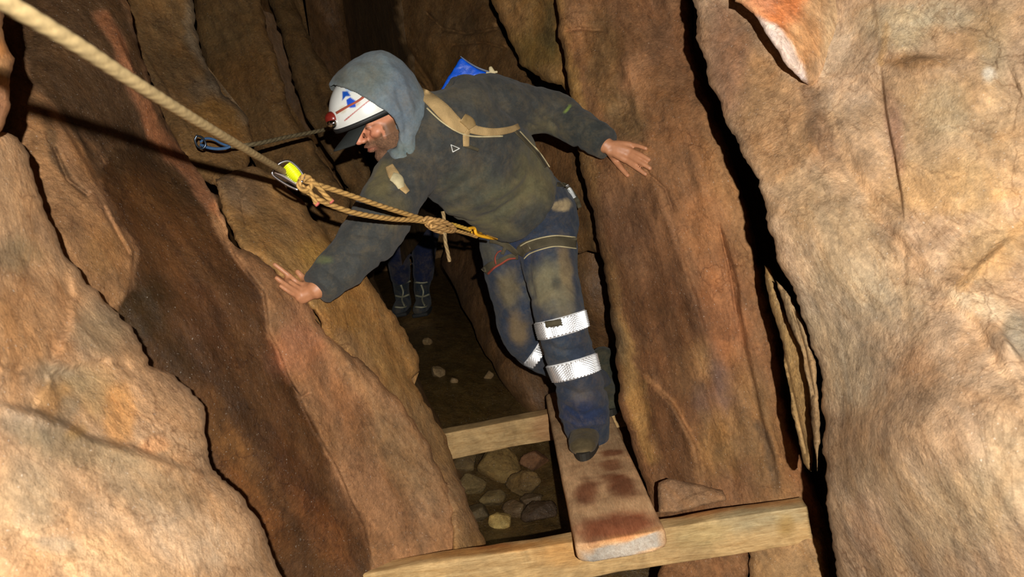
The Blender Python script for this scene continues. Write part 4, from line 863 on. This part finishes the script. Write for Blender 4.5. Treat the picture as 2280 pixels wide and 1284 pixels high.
def tape(bvh, c, ax, front, w, a0, a1, name, parent, label=None, s=.0040, slant=0):
    vd = (c-Vector(CAM)).normalized(); ax = (ax-vd*ax.dot(vd)*.85).normalized(); x = (front-ax*front.dot(ax)).normalized(); y = ax.cross(x)
    base = wrap_grid(bvh, c, ax, x, y, a0, a1, 40, -w/2, w/2, 6, off=.004, slant=slant)
    for _ in range(6):
        base[:, 1:-1] = (base[:, 1:-1]*2+base[:, :-2]+base[:, 2:])/4; base[1:-1] = (base[1:-1]*2+base[:-2]+base[2:])/4
    L = sum(np.linalg.norm(base[3, i+1]-base[3, i]) for i in range(39)); nx = int(L/s); ny = int(w/(s*.866))
    vs = {}; bm = bmesh.new()
    def samp(u, v):
        u = min(max(u, 0), .9999)*39; v = min(max(v, 0), .9999)*5; i, j = int(u), int(v); fu, fv = u-i, v-j
        p = base[j, i]*(1-fu)*(1-fv)+base[j, i+1]*fu*(1-fv)+base[j+1, i]*(1-fu)*fv+base[j+1, i+1]*fu*fv
        n = np.cross(base[j, i+1]-base[j, i], base[j+1, i]-base[j, i]); n = n/np.linalg.norm(n)
        return p, n
    sgn = None
    grid = []
    for r in range(ny+1):
        row = []
        for q in range(nx+1):
            u = (q+(.5 if r % 2 else 0))/(nx+.5); v = r/ny; p, n = samp(u, v)
            if sgn is None: sgn = 1 if np.dot(samp(.5, .5)[1], np.array(x)) > 0 else -1
            colr = (q-(r//2)+2*r) % 3
            row.append((bm.verts.new(p+n*sgn*(colr*s*.70711)), colr))
        grid.append(row)
    for r in range(ny):
        for q in range(nx):
            a, b = grid[r][q][0], grid[r][q+1][0]; c_, d_ = grid[r+1][q][0], grid[r+1][q+1][0]
            if r % 2 == 0: tr = ((a, b, c_), (b, d_, c_))
            else: tr = ((a, b, d_), (a, d_, c_))
            for t in tr: bm.faces.new(t)
    tp = obj(name, bm, RM, parent, False)
    bm = bmesh.new(); nrm = lambda j, i: sgn*np.cross(base[j, min(i+1, 39)]-base[j, max(i-1, 0)], base[min(j+1, 5), i]-base[max(j-1, 0), i])
    A, B = [], []
    for j in range(6):
        ra_, rb_ = [], []
        for i in range(40):
            n = nrm(j, i); n = n/np.linalg.norm(n); e = (base[j, i]-base[5-j, i])*(.05 if j in (0, 5) else 0)
            ra_.append(bm.verts.new(base[j, i]+e+n*.0002)); rb_.append(bm.verts.new(base[j, i]+e-n*.008))
        A.append(ra_); B.append(rb_)
    for j in range(5):
        for i in range(39): bm.faces.new((A[j][i], A[j][i+1], A[j+1][i+1], A[j+1][i])); bm.faces.new((B[j][i], B[j+1][i], B[j+1][i+1], B[j][i+1]))
    for i in range(39): bm.faces.new((A[0][i], B[0][i], B[0][i+1], A[0][i+1])); bm.faces.new((A[5][i+1], B[5][i+1], B[5][i], A[5][i]))
    for j in range(5): bm.faces.new((A[j+1][0], B[j+1][0], B[j][0], A[j][0])); bm.faces.new((A[j][39], B[j][39], B[j+1][39], A[j+1][39]))
    bmesh.ops.recalc_face_normals(bm, faces=bm.faces); obj('backing', bm, RB, tp)
    if label: tp['label'] = label
    return tp
legax = (jt['anB']-jt['knB']).normalized()
front = (Vector(CAM)-jt['knB']).normalized()
def legc(px, py, a, b):
    best = min((i/60 for i in range(61)), key=lambda t: abs(proj(np.array(a.lerp(b, t)))[1]-py)); return a.lerp(b, best)
kt = J(1236, 650, 2.74)
tape(BT, legc(0, 722, kt, jt['knB']), legax, front, .052, -80, 80, 'reflective_band', trousers, 'upper silver reflective band on the standing leg')
tape(BT, legc(0, 820, jt['knB'], jt['anB']), legax, front, .054, -80, 80, 'reflective_band', trousers, 'lower silver reflective band on the standing leg')
ra = (jt['anA']-jt['knA']).normalized()
tape(BT, legc(0, 768, jt['knA'], jt['anA']), ra, (Vector(CAM)-jt['knA']).normalized(), .035, -60, 60, 'reflective_band', trousers, 'crumpled reflective band on the raised leg')
# ================================================================ ROPES
def rope_mat(name, a, b):
    m, nt, bs = nodes(name); L = nt.links.new
    co = nt.nodes.new('ShaderNodeTexCoord').outputs['Object']
    t = attr(nt, 'tint').outputs['Color']
    f = ramp(nt, noise(nt, co, 60, 6, .75), [(.32, .7), (.68, 1.25)])
    L(mix(nt, 'MULTIPLY', 1.0, t, f), bs.inputs['Base Color']); bs.inputs['Roughness'].default_value = .85; bs.inputs['Specular IOR Level'].default_value = .2
    return m
RP = rope_mat('rope_sheath', 0, 0)
def rope(name, pts, r, rgb, dark, parent=None, step=.0022, twist=260, seg=18, mat=None, sm=True, strands=3, amp=.2):
    """laid rope: three twisted strands round the path"""
    pts = [np.array(p) for p in pts]; dense = catmull(pts, 24) if sm and len(pts) > 2 else [pts[0]+(pts[-1]-pts[0])*i/60 for i in range(61)]
    dense = np.array(dense); sl = np.r_[0, np.cumsum(np.linalg.norm(np.diff(dense, axis=0), axis=1))]; L = sl[-1]; n = max(8, int(L/step))
    s = np.linspace(0, L, n+1); c = np.stack([np.interp(s, sl, dense[:, k]) for k in range(3)], 1)
    bm = bmesh.new(); prev = None; rings = []; cols = []
    for i in range(n+1):
        t = Vector(c[min(i+1, n)]-c[max(i-1, 0)]).normalized(); x = t.orthogonal().normalized() if prev is None else (prev-t*prev.dot(t)).normalized(); prev = x; y = t.cross(x); row = []
        for k in range(seg):
            a = 2*math.pi*k/seg; q = abs(math.sin((a*strands+s[i]*twist*(.0062/r))/2)); rr = r*(1.04-amp+amp*q**.7)
            row.append(bm.verts.new(Vector(c[i])+(x*math.cos(a)+y*math.sin(a))*rr)); cols.append(lin(dark)+(lin(rgb)-lin(dark))*min(1, q*1.5))
        rings.append(row)
    for r0, r1 in zip(rings, rings[1:]):
        for k in range(seg): bm.faces.new((r0[k], r0[(k+1) % seg], r1[(k+1) % seg], r1[k]))
    bm.faces.new(rings[0][::-1]); bm.faces.new(rings[-1])
    me = mesh_of(bm, name); set_tint(me, np.array(cols)); return link(name, me, mat or RP, parent)
def inv_line(a, b, da, db, px):     # depth on the straight line between two points
    t = (px-a)/(b-a); return 1/((1-t)/da+t/db)
DEV = 1.76
mr = rope('rope', [V(-330, -202, inv_line(100, 628, .60, DEV, -330)), V(-120, -74, inv_line(100, 628, .60, DEV, -120)), V(30, 16, inv_line(100, 628, .60, DEV, 30)), V(180, 106, inv_line(100, 628, .60, DEV, 180)), V(300, 184, inv_line(100, 628, .60, DEV, 300)), V(450, 276, inv_line(100, 628, .60, DEV, 450)), V(560, 340, inv_line(100, 628, .60, DEV, 560)), V(632, 382, DEV)],
          .0064, (172, 148, 104), (148, 126, 86), step=.003, twist=230, amp=.08)
props(mr, 'thick tan rope running taut from the upper left corner down to the yellow rope clamp', 'rope')
# --- rope clamp
silver = simple('silver_metal', (205, 205, 210), .28, 1.0, var=.1); yel = simple('yellow_anodised', (206, 214, 20), .35, .35, var=.1)
clamp = empty('rope_clamp', V(645, 388, DEV)); props(clamp, 'silver and yellow rope clamp at the lower end of the taut rope', 'rope clamp')
def pl(pts, d): return [V(x, y, d) for x, y in pts]
bm = bmesh.new(); tube(bm, [(p, .0030) for p in pl([(612, 372), (628, 361), (645, 359), (662, 372), (675, 390), (676, 402)], DEV-.006)], seg=10); obj('frame', bm, silver, clamp)
bm = bmesh.new(); tube(bm, [(p, .0052, .0042) for p in pl([(612, 383), (628, 390), (648, 402), (668, 414)], DEV)], ref=dirw(.5, .85, 0), seg=12); obj('channel', bm, silver, clamp)
bm = bmesh.new(); tube(bm, [(p, .0030) for p in pl([(610, 378), (606, 386), (615, 396), (640, 412), (662, 422)], DEV+.012)], seg=10); obj('back_plate', bm, silver, clamp)
bm = bmesh.new(); ax_ = (V(670, 402, DEV)-V(640, 366, DEV)).normalized()
rows = []
A0, A1 = V(640, 368, DEV-.002), V(666, 400, DEV-.002)
n_ = 44; xr = dirw(.75, .66, 0); xr = (xr-ax_*xr.dot(ax_)).normalized(); yr = ax_.cross(xr)
for i in range(n_+1):
    t = i/n_; r = .0135*(1+.10*math.cos(t*n_*math.pi/2.2))*(.75+.25*math.sin(math.pi*min(1, t*1.0)))
    rows.append((A0.lerp(A1, t), r, r*.7))
tube(bm, rows, ref=xr, seg=20, n=1, smooth=False, capk=.2); obj('cam', bm, yel, clamp)
bm = bmesh.new(); tube(bm, [(V(672, 404, DEV-.014), .0035), (V(672, 404, DEV+.016), .0035)], seg=10, smooth=False); obj('pin', bm, silver, clamp)
# --- lanyard
def ld(px): return inv_line(680, 1085, DEV+.01, 2.44, px)
def lp(pts, off=0): return [V(x, y, ld(x)+off) for x, y in pts]
TAN, TD = (184, 144, 84), (84, 58, 28)
lan = empty('lanyard', V(700, 415, ld(700))); props(lan, 'doubled tan cord lanyard from the rope clamp to the harness, knotted near the waist', 'lanyard')
rope('strand', lp([(676, 400), (700, 409), (760, 428), (850, 459), (930, 484), (985, 500)]), .0062, TAN, TD, lan, twist=300)
rope('strand', lp([(670, 414), (690, 430), (722, 450), (790, 474), (870, 487), (930, 491), (985, 502)], .006), .0062, TAN, TD, lan, twist=300)
rope('loop', lp([(690, 400), (705, 412), (722, 432), (737, 447)], -.012), .0055, TAN, TD, lan, twist=300)
rope('cord_end', lp([(684, 414), (694, 432), (704, 453)], -.010), .0048, TAN, TD, lan, twist=300)
rope('knot', lp([(668, 402), (676, 392), (690, 398), (694, 412), (684, 424), (670, 420), (666, 408), (680, 398), (698, 404)], -.008), .0056, TAN, TD, lan, twist=300)
whip = simple('red_whipping', (190, 96, 84), .8)
for (x, y), q in (((737, 447), -.012), ((705, 453), -.010)):
    bm = bmesh.new(); tube(bm, [(V(x-4, y-4, ld(x)+q), .0058), (V(x+3, y+3, ld(x)+q), .0058)], seg=12, smooth=False, capk=.2); obj('whipping', bm, whip, lan)
k_ = rope('knot', [V(x, y, ld(x)+o) for x, y, o in [(940, 490, -.006), (955, 486, -.014), (975, 496, -.018), (992, 508, -.010), (985, 516, .004), (965, 510, .010), (950, 498, .004), (962, 490, -.016), (985, 492, -.020), (1005, 502, -.012), (1012, 512, 0), (998, 514, -.014), (975, 506, -.020), (958, 504, -.012)]], .0062, (190, 148, 92), TD, lan, twist=300)
rope('strand', lp([(985, 497), (1010, 500), (1030, 506), (1047, 512)], -.008), .0052, (210, 168, 70), (130, 96, 30), lan, twist=300)
rope('strand', lp([(985, 506), (1010, 512), (1040, 520), (1062, 527)], .004), .0052, TAN, TD, lan, twist=300)
rope('tail', lp([(986, 470), (989, 490), (990, 515), (992, 540), (997, 562), (1001, 582)], -.006), .0050, (150, 126, 88), (92, 72, 44), lan, twist=300)
# ================================================================ straps laid on cloth
web = simple('tan_webbing', (178, 148, 100), .85, bump=.5, bscale=300, var=.2); webd = simple('olive_webbing', (78, 70, 50), .85, bump=.5, bscale=300, var=.25)
edge = simple('pale_piping', (190, 176, 136), .8); yweb = simple('yellow_webbing', (222, 160, 22), .7); redc = simple('red_webbing', (150, 66, 48), .8)
def ribbon(name, bvh, path, wid, mat, parent, th=.006, lift=.002, n=10, dens=7, dome=.3, fall=2.5):
    pts = catmull([(x, y, 0) for x, y in path], n); m = len(pts); rows = []
    lastd = None
    for i, p in enumerate(pts):
        a = pts[min(i+1, m-1)]-pts[max(i-1, 0)]; nn = np.array([-a[1], a[0]])/max(1e-6, np.hypot(a[0], a[1])); w = np.interp(i/(m-1), np.linspace(0, 1, len(wid)), wid)/2; row = []
        for k in range(dens):
            q = -1+2*k/(dens-1); x, y = p[0]+nn[0]*q*w, p[1]+nn[1]*q*w; h, no = hit(bvh, x, y)
            if h is None: h = V(x, y, lastd or fall); 
            else:
                d_ = float(proj(np.array(h))[2])
                if lastd and abs(d_-lastd) > .12: h = V(x, y, lastd)
                else: lastd = d_
            row.append(h)
        rows.append(row)
    arr = np.array([[list(v) for v in r] for r in rows])
    for _ in range(3):
        arr[1:-1] = (arr[1:-1]*2+arr[:-2]+arr[2:])/4
    bm = bmesh.new(); tv, bv = [], []
    for i in range(m):
        r1, r2 = [], []
        for k in range(dens):
            p = Vector(arr[i, k]); v = (Vector(CAM)-p).normalized(); q = -1+2*k/(dens-1)
            r1.append(bm.verts.new(p+v*(lift+th*(1-dome*q*q)))); r2.append(bm.verts.new(p-v*.004))
        tv.append(r1); bv.append(r2)
    for A, f in ((tv, 0), (bv, 1)):
        for r0, r1 in zip(A, A[1:]):
            for k in range(dens-1): bm.faces.new((r0[k], r0[k+1], r1[k+1], r1[k]))
    for i in range(m-1):
        bm.faces.new((tv[i][0], tv[i+1][0], bv[i+1][0], bv[i][0])); bm.faces.new((tv[i][-1], tv[i+1][-1], bv[i+1][-1], bv[i][-1]))
    for k in range(dens-1): bm.faces.new((tv[0][k], tv[0][k+1], bv[0][k+1], bv[0][k])); bm.faces.new((tv[-1][k], tv[-1][k+1], bv[-1][k+1], bv[-1][k]))
    bmesh.ops.recalc_face_normals(bm, faces=bm.faces)
    return obj(name, bm, mat, parent)
pack = empty('backpack', V(1060, 270, 2.86)); props(pack, 'small dark backpack with padded tan straps on the back of the person in front', 'backpack')
bkd = dirw(-.30, .12, -.94).normalized()
bm = bmesh.new()
tube(bm, [(V(1000, 225, 2.74), .05, .04), (V(1020, 235, 2.76), .11, .075), (V(1070, 300, 2.84), .13, .085), (V(1120, 370, 2.92), .11, .075), (V(1135, 390, 2.95), .06, .05)], ref=sA, seg=24)
pm = fuse(bm, .006, 4); folds(pm, .005, 9, 4); set_tint(pm, np.tile(lin((62, 60, 50)), (len(pm.vertices), 1))); link('body', pm, CL, pack)
sp_ = ribbon('shoulder_strap', BJ, [(922, 196), (950, 214), (985, 245), (1015, 276), (1040, 288)], [14, 26, 34, 32, 20], web, pack, th=.012)
ribbon('shoulder_strap', BJ, [(1036, 280), (1062, 290), (1100, 294), (1138, 288), (1156, 280)], [24, 20, 17, 15, 13], web, pack, th=.008)
ribbon('piping', BJ, [(950, 240), (985, 272), (1025, 296), (1060, 304), (1120, 303)], [4, 4, 4, 4], edge, sp_, th=.010)
bk = ribbon('buckle', BJ, [(1030, 262), (1044, 272), (1052, 284)], [22, 26, 20], simple('tan_plastic', (150, 124, 82), .5), sp_, th=.020)
ribbon('hanging_strap', BJ, [(1042, 280), (1038, 300), (1038, 326)], [16, 15, 14], web, sp_, th=.010)
ribbon('strap_end', BJ, [(1036, 324), (1050, 328), (1066, 334)], [9, 8, 7], webd, sp_, th=.008)
s2_ = ribbon('shoulder_strap', BJ, [(866, 368), (876, 388), (890, 408), (908, 428)], [18, 26, 20, 12], web, pack, th=.010)
ribbon('buckle', BJ, [(872, 392), (886, 400), (894, 418)], [20, 26, 16], edge, s2_, th=.018)
ribbon('collar_strap', BJ, [(912, 196), (926, 206), (940, 200)], [10, 9, 8], webd, pack, th=.008)
dry = empty('dry_bag', V(1030, 168, 2.86)); props(dry, 'bright blue roll top dry bag peeking over the shoulder from the backpack', 'bag')
bluem = simple('blue_pvc', (14, 84, 206), .38, var=.22, scale=40, bump=.4, bscale=60)
bm = bmesh.new(); g0 = V(1010, 190, 2.86); X_, Y_, Z_ = dirw(1, .0, 0), dirw(0, 1, 0), dirw(.1, .1, 1)
prof = [(978, 204), (1000, 168), (1018, 140), (1027, 128), (1040, 138), (1062, 153), (1090, 164), (1096, 204)]
va_ = [bm.verts.new(V(x, y, 2.83)) for x, y in prof]; cx_ = V(1040, 190, 2.9)
vb_ = [bm.verts.new(V(x+2, y+2, 2.90)) for x, y in prof]
bm.faces.new(va_); bm.faces.new(vb_[::-1])
for k in range(8): bm.faces.new((va_[k], vb_[k], vb_[(k+1) % 8], va_[(k+1) % 8]))
bag_me = fuse(bm, .004, 6); folds(bag_me, .004, 16, 6); link('bag_body', bag_me, bluem, dry)
bm = bmesh.new(); tube(bm, [(V(1026, 126, 2.84), .002, .004), (V(1045, 140, 2.83), .003, .008), (V(1066, 152, 2.82), .003, .008), (V(1088, 160, 2.82), .003, .006)], ref=Y_, seg=8); obj('roll_seam', bm, simple('pale_tape', (110, 120, 140), .6), dry)
bm = bmesh.new(); tube(bm, [(V(1092, 150, 2.82), .006, .004), (V(1096, 165, 2.82), .011, .005), (V(1090, 178, 2.82), .007, .004)], ref=X_, seg=12); tube(bm, [(V(1084, 162, 2.82), .004), (V(1106, 160, 2.82), .004)], seg=8, smooth=False); obj('clip', bm, simple('bone_plastic', (196, 180, 140), .5), dry)
# small triangle mark on the chest
bm = bmesh.new(); tri = [(1004, 322), (1023, 330), (1008, 338)]
for i in range(3):
    (x0, y0), (x1, y1) = tri[i], tri[(i+1) % 3]; tube(bm, [(hit(BJ, x0, y0, .001)[0], .0017, .001), (hit(BJ, (x0+x1)/2, (y0+y1)/2, .001)[0], .0017, .001), (hit(BJ, x1, y1, .001)[0], .0017, .001)], seg=8, n=3)
lg = obj('chest_logo', bm, simple('white_print', (214, 214, 208), .6), jacket); lg['label'] = 'small white triangle mark on the chest'
BHm = bvh_of(hme)
ribbon('strap', BHm, [(748, 252), (772, 238), (798, 224), (816, 210)], [6, 5, 5, 6], simple('lamp_strap', (158, 76, 54), .8), lampo, th=.002, lift=.001, dens=5)
ribbon('waist_strap', BJ, [(1148, 292), (1172, 316), (1196, 342), (1216, 372)], [8, 7, 7, 7], webd, pack, th=.012)
ribbon('piping', BJ, [(1158, 292), (1182, 318), (1204, 342), (1224, 372)], [3, 3, 3, 3], edge, pack, th=.014)
# ================================================================ harness
har = empty('climbing_harness', V(1170, 545, 2.74)); props(har, 'dark climbing harness with pale edged leg loop and red cord, strapped over the navy trousers', 'harness')
lb = ribbon('leg_loop', BT, [(1156, 568), (1166, 552), (1198, 541), (1240, 536), (1284, 540)], [20, 26, 24, 22, 22], webd, har, th=.007)
ribbon('piping', BT, [(1158, 548), (1176, 538), (1205, 529), (1240, 524), (1282, 528)], [3, 3, 3, 3], edge, lb, th=.010)
ribbon('piping', BT, [(1166, 576), (1180, 564), (1208, 554), (1240, 548), (1284, 553)], [3, 3, 3, 3], edge, lb, th=.010)
ribbon('buckle', BT, [(1164, 556), (1178, 548)], [18, 18], simple('dull_metal', (120, 110, 88), .45, .6), lb, th=.011)
ribbon('webbing', BT, [(1090, 534), (1108, 536), (1130, 548), (1152, 566)], [14, 16, 14, 12], webd, har, th=.008)
ribbon('webbing', BT, [(1132, 528), (1126, 548), (1118, 566)], [9, 9, 8], webd, har, th=.007)
la = ribbon('leg_loop', BT, [(1078, 606), (1092, 592), (1112, 584), (1136, 572), (1154, 572)], [20, 18, 15, 14, 12], webd, har, th=.006)
ribbon('red_cord', BT, [(1086, 610), (1100, 596), (1118, 586), (1132, 577), (1148, 575)], [5, 5, 4, 4], redc, la, th=.010)
ribbon('red_cord', BT, [(1104, 588), (1102, 574), (1108, 562), (1116, 558)], [4, 3, 3], redc, la, th=.010)
ribbon('tie_in_loop', bvh_of(jm, tm), [(1050, 514), (1070, 522), (1090, 529), (1108, 533)], [12, 10, 7, 3], yweb, har, th=.012, lift=.006)
bm = bmesh.new(); tube(bm, [(V(1042, 509, ld(1042)-.01), .0045), (V(1056, 508, ld(1056)-.012), .0045), (V(1062, 522, ld(1062)-.012), .0045), (V(1090, 530, ld(1090)-.03), .004)], seg=10); obj('sling', bm, yweb, har)
# white piece of kit at the hip
kit = ribbon('belt', BT, [(1240, 410), (1262, 414), (1282, 440), (1291, 462)], [10, 10, 10, 10], webd, har, th=.012)
ribbon('reflective_tag', BT, [(1262, 412), (1270, 424), (1280, 440)], [8, 9, 7], simple('pale_tag', (214, 216, 214), .4), kit, th=.018)
# ================================================================ far rope and blue sling on the left wall
fr = rope('rope', [V(512, 326, 2.52), V(565, 321, 2.58), V(640, 305, 2.76), V(725, 288, 2.98), V(830, 262, 3.35), V(900, 240, 3.6)], .0068, (120, 106, 78), (72, 60, 40), twist=230)
props(fr, 'thin grey brown rope running from the blue sling on the wall to behind the helmet', 'rope')
sl = empty('sling', V(470, 322, 2.45)); props(sl, 'dark blue sling and karabiner clipped on the rock wall behind the taut rope', 'sling')
blu = simple('blue_webbing', (44, 78, 116), .6, var=.3)
BE = bvh_of(SURF['e3'], SURF['c'])
def sp(pts, off=.02): return [onr(BE, x, y, off) for x, y in pts]
dsl = 2.44
bm = bmesh.new(); tube(bm, [(V(x, y, dsl), .0045, .0025) for x, y in [(446, 322), (462, 328), (480, 331), (500, 330), (512, 326)]], ref=dirw(0, 1, 0), seg=10); obj('webbing', bm, blu, sl)
bm = bmesh.new(); tube(bm, [(V(x, y, dsl+.01), .0035, .002) for x, y in [(446, 316), (458, 308), (475, 310), (490, 318), (508, 325)]], ref=dirw(0, 1, 0), seg=10); obj('webbing', bm, blu, sl)
bm = bmesh.new(); tube(bm, [(V(x, y, dsl-.004), .0032) for x, y in [(438, 302), (434, 312), (440, 326), (452, 330), (458, 320), (450, 306), (438, 302)]], seg=10); obj('karabiner', bm, simple('dark_alloy', (90, 100, 112), .35, .9), sl)
# ================================================================ PERSON behind
dz = float(proj(np.array(on_floor(925, 695)))[2])
p2 = empty('person', on_floor(925, 695)); props(p2, 'second person crouching in the dark behind, only navy legs and strapped boots in view', 'person')
D2 = dz
bm = bmesh.new(); K = {k: V(x, y, D2+o) for k, (x, y, o) in dict(hL=(915, 440, .25), hR=(958, 440, .2), kL=(885, 545, -.06), kR=(945, 545, -.04), aL=(905, 655, .08), aR=(946, 650, .08), c=(930, 380, -.2), n=(905, 330, -.3), h=(890, 290, -.4), sL=(885, 380, -.30), sR=(955, 380, -.25), eL=(893, 445, -.32), eR=(962, 440, -.30), wL=(905, 455, -.30), wR=(945, 455, -.28)).items()}
for s, tx in (('L', 900), ('R', 946)): K['a'+s] = on_floor(tx, 700)+Vector((-.005, .13, .10))
for s in 'LR':
    tube(bm, [(K['h'+s], .07), (K['k'+s], .052), (K['k'+s].lerp(K['a'+s], .4), .042), (K['a'+s], .03)], seg=14)
    tube(bm, [(K['n'].lerp(K['s'+s], .6), .06), (K['s'+s], .052), (K['e'+s], .04), (K['w'+s], .028)], seg=14)
    ell(bm, K['w'+s]+dirw(0, -.05, .01), dirw(.03, 0, 0), dirw(0, .045, 0), dirw(0, 0, .015))
tube(bm, [(K['hL'].lerp(K['hR'], .5), .14, .10), (K['c'], .15, .10), (K['n'], .09, .08)], ref=Vector(RT), seg=20)
ell(bm, K['h'], dirw(.075, 0, 0), dirw(0, .11, 0), dirw(0, 0, .09)); ell(bm, K['h']+dirw(0, -.03, .09), dirw(.012, 0, 0), dirw(0, .02, 0), dirw(0, 0, .02))
b2 = fuse(bm, .009, 4); set_tint(b2, np.tile(lin((170, 120, 90)), (len(b2.vertices), 1))); link('body', b2, SK, p2)
bm = bmesh.new()
for s in 'LR':
    tube(bm, [(K['h'+s], .10), (K['k'+s].lerp(K['h'+s], .4), .088), (K['k'+s], .074), (K['k'+s].lerp(K['a'+s], .5), .064), (K['k'+s].lerp(K['a'+s], .68), .058)], seg=16, capk=.2)
tube(bm, [(K['hL'], .11), (K['hR'], .11)], seg=14, smooth=False)
t2 = fuse(bm, .009, 4); folds(t2, .006, 8, 31); set_tint(t2, np.tile(lin((26, 32, 56)), (len(t2.vertices), 1))); link('trousers', t2, CL, p2)['label'] = 'dark navy trousers'
bm = bmesh.new()
tube(bm, [(K['hL'].lerp(K['hR'], .5), .18, .14), (K['c'], .20, .14), (K['n'], .11, .10)], ref=Vector(RT), seg=24)
for s in 'LR': tube(bm, [(K['n'].lerp(K['s'+s], .5), .09), (K['s'+s], .078), (K['e'+s], .062), (K['w'+s], .045)], seg=16, capk=.2)
ell(bm, K['h']+dirw(0, .01, -.02), dirw(.095, 0, 0), dirw(0, .125, 0), dirw(0, 0, .10))
j2 = fuse(bm, .009, 4); folds(j2, .006, 8, 37); set_tint(j2, np.tile(lin((22, 22, 22)), (len(j2.vertices), 1))); link('jacket', j2, CL, p2)['label'] = 'black hooded jacket'
pale = simple('boot_strap', (150, 146, 120), .5)
for s, tx in (('L', 900), ('R', 946)):
    a = K['a'+s]; fl0 = on_floor(tx, 700)
    toe = fl0+Vector((-.02, -.08, .0)); heel = fl0+Vector((.0, .20, .0))
    bm = bmesh.new(); f = (toe-heel).normalized(); up = Vector((0, 0, 1)); x = f.cross(up)
    q = lambda a_, b_, c_: heel+f*a_+x*b_+up*c_
    tube(bm, [(q(.03, 0, .05), .04, .045), (q(.12, 0, .055), .045, .05), (q(.21, 0, .045), .048, .038), (q(.27, 0, .04), .04, .03)], ref=x, seg=18)
    ktop = K['k'+s].lerp(a, .55); tube(bm, [(q(.07, 0, .06), .046, .05), (q(.07, 0, .14), .047, .05), (q(.07, 0, .14).lerp(ktop, .6), .054), (ktop, .058)], seg=18, capk=.1)
    m = fuse(bm, .008, 4); set_tint(m, np.tile(lin((34, 42, 50)), (len(m.vertices), 1))); bt = link('boot', m, CL, p2); bbt = bvh_of(m)
    cx_ = float(proj(np.array(a))[0]); cy_ = float(proj(np.array(a))[1])
    for (dy, w_) in ((-28, 20), (2, 17), (26, 18)):
        ribbon('strap', bbt, [(cx_-w_, cy_+dy-2), (cx_, cy_+dy), (cx_+w_-2, cy_+dy-5)], [4, 3, 4], pale, bt, th=.008, dens=4, n=6, fall=D2)
    ribbon('strap', bbt, [(cx_-4, cy_-24), (cx_+2, cy_-8), (cx_-2, cy_+8), (cx_+5, cy_+22)], [4, 3, 4], pale, bt, th=.008, dens=4, n=5, fall=D2)
    bm = bmesh.new(); box(bm, frame(q(.14, 0, .012), f, x, up), .30, .095, .024, .01); obj('sole', bm, simple('sole_far', (30, 30, 28), .8), bt)

ptch = ribbon('worn_patch', BT, [(1214, 722), (1232, 720), (1250, 717)], [14, 15, 14], webd, trousers, th=.012, lift=.004)
# ================================================================ camera and light
cam = bpy.data.cameras.new('camera'); cam.sensor_width = 36; cam.lens = 36*F/2280; cam.clip_start = .02
co_ = bpy.data.objects.new('camera', cam); COL.objects.link(co_)
M = Matrix((Vector(RT), Vector(UP), Vector(-FW))).transposed().to_4x4(); M.translation = Vector(CAM); co_.matrix_world = M
cam.dof.use_dof = True; cam.dof.focus_distance = 2.5; cam.dof.aperture_fstop = 9.0
bpy.context.scene.camera = co_
fl_ = bpy.data.lights.new('flash', 'AREA'); fl_.shape = 'RECTANGLE'; fl_.size = .016; fl_.size_y = .012; fl_.energy = 97; fl_.color = (1, .97, .91)
fo = bpy.data.objects.new('flash', fl_); COL.objects.link(fo)
Mf = M.copy(); Mf.translation = Vector(CAM)+dirw(.09, .06, .35)
fo.matrix_world = Mf @ Matrix.Rotation(math.radians(-2), 4, 'Y')
w = bpy.data.worlds.new('world'); bpy.context.scene.world = w; w.use_nodes = True
w.node_tree.nodes['Background'].inputs[0].default_value = (.9, .7, .5, 1); w.node_tree.nodes['Background'].inputs[1].default_value = .004
sc = bpy.context.scene
sc.view_settings.view_transform = 'Standard'; sc.view_settings.look = 'None'; sc.view_settings.gamma = 1; sc.view_settings.use_curve_mapping = False; sc.view_settings.exposure = 0.0
sc.cycles.max_bounces = 6; sc.cycles.diffuse_bounces = 3; sc.cycles.caustics_reflective = True
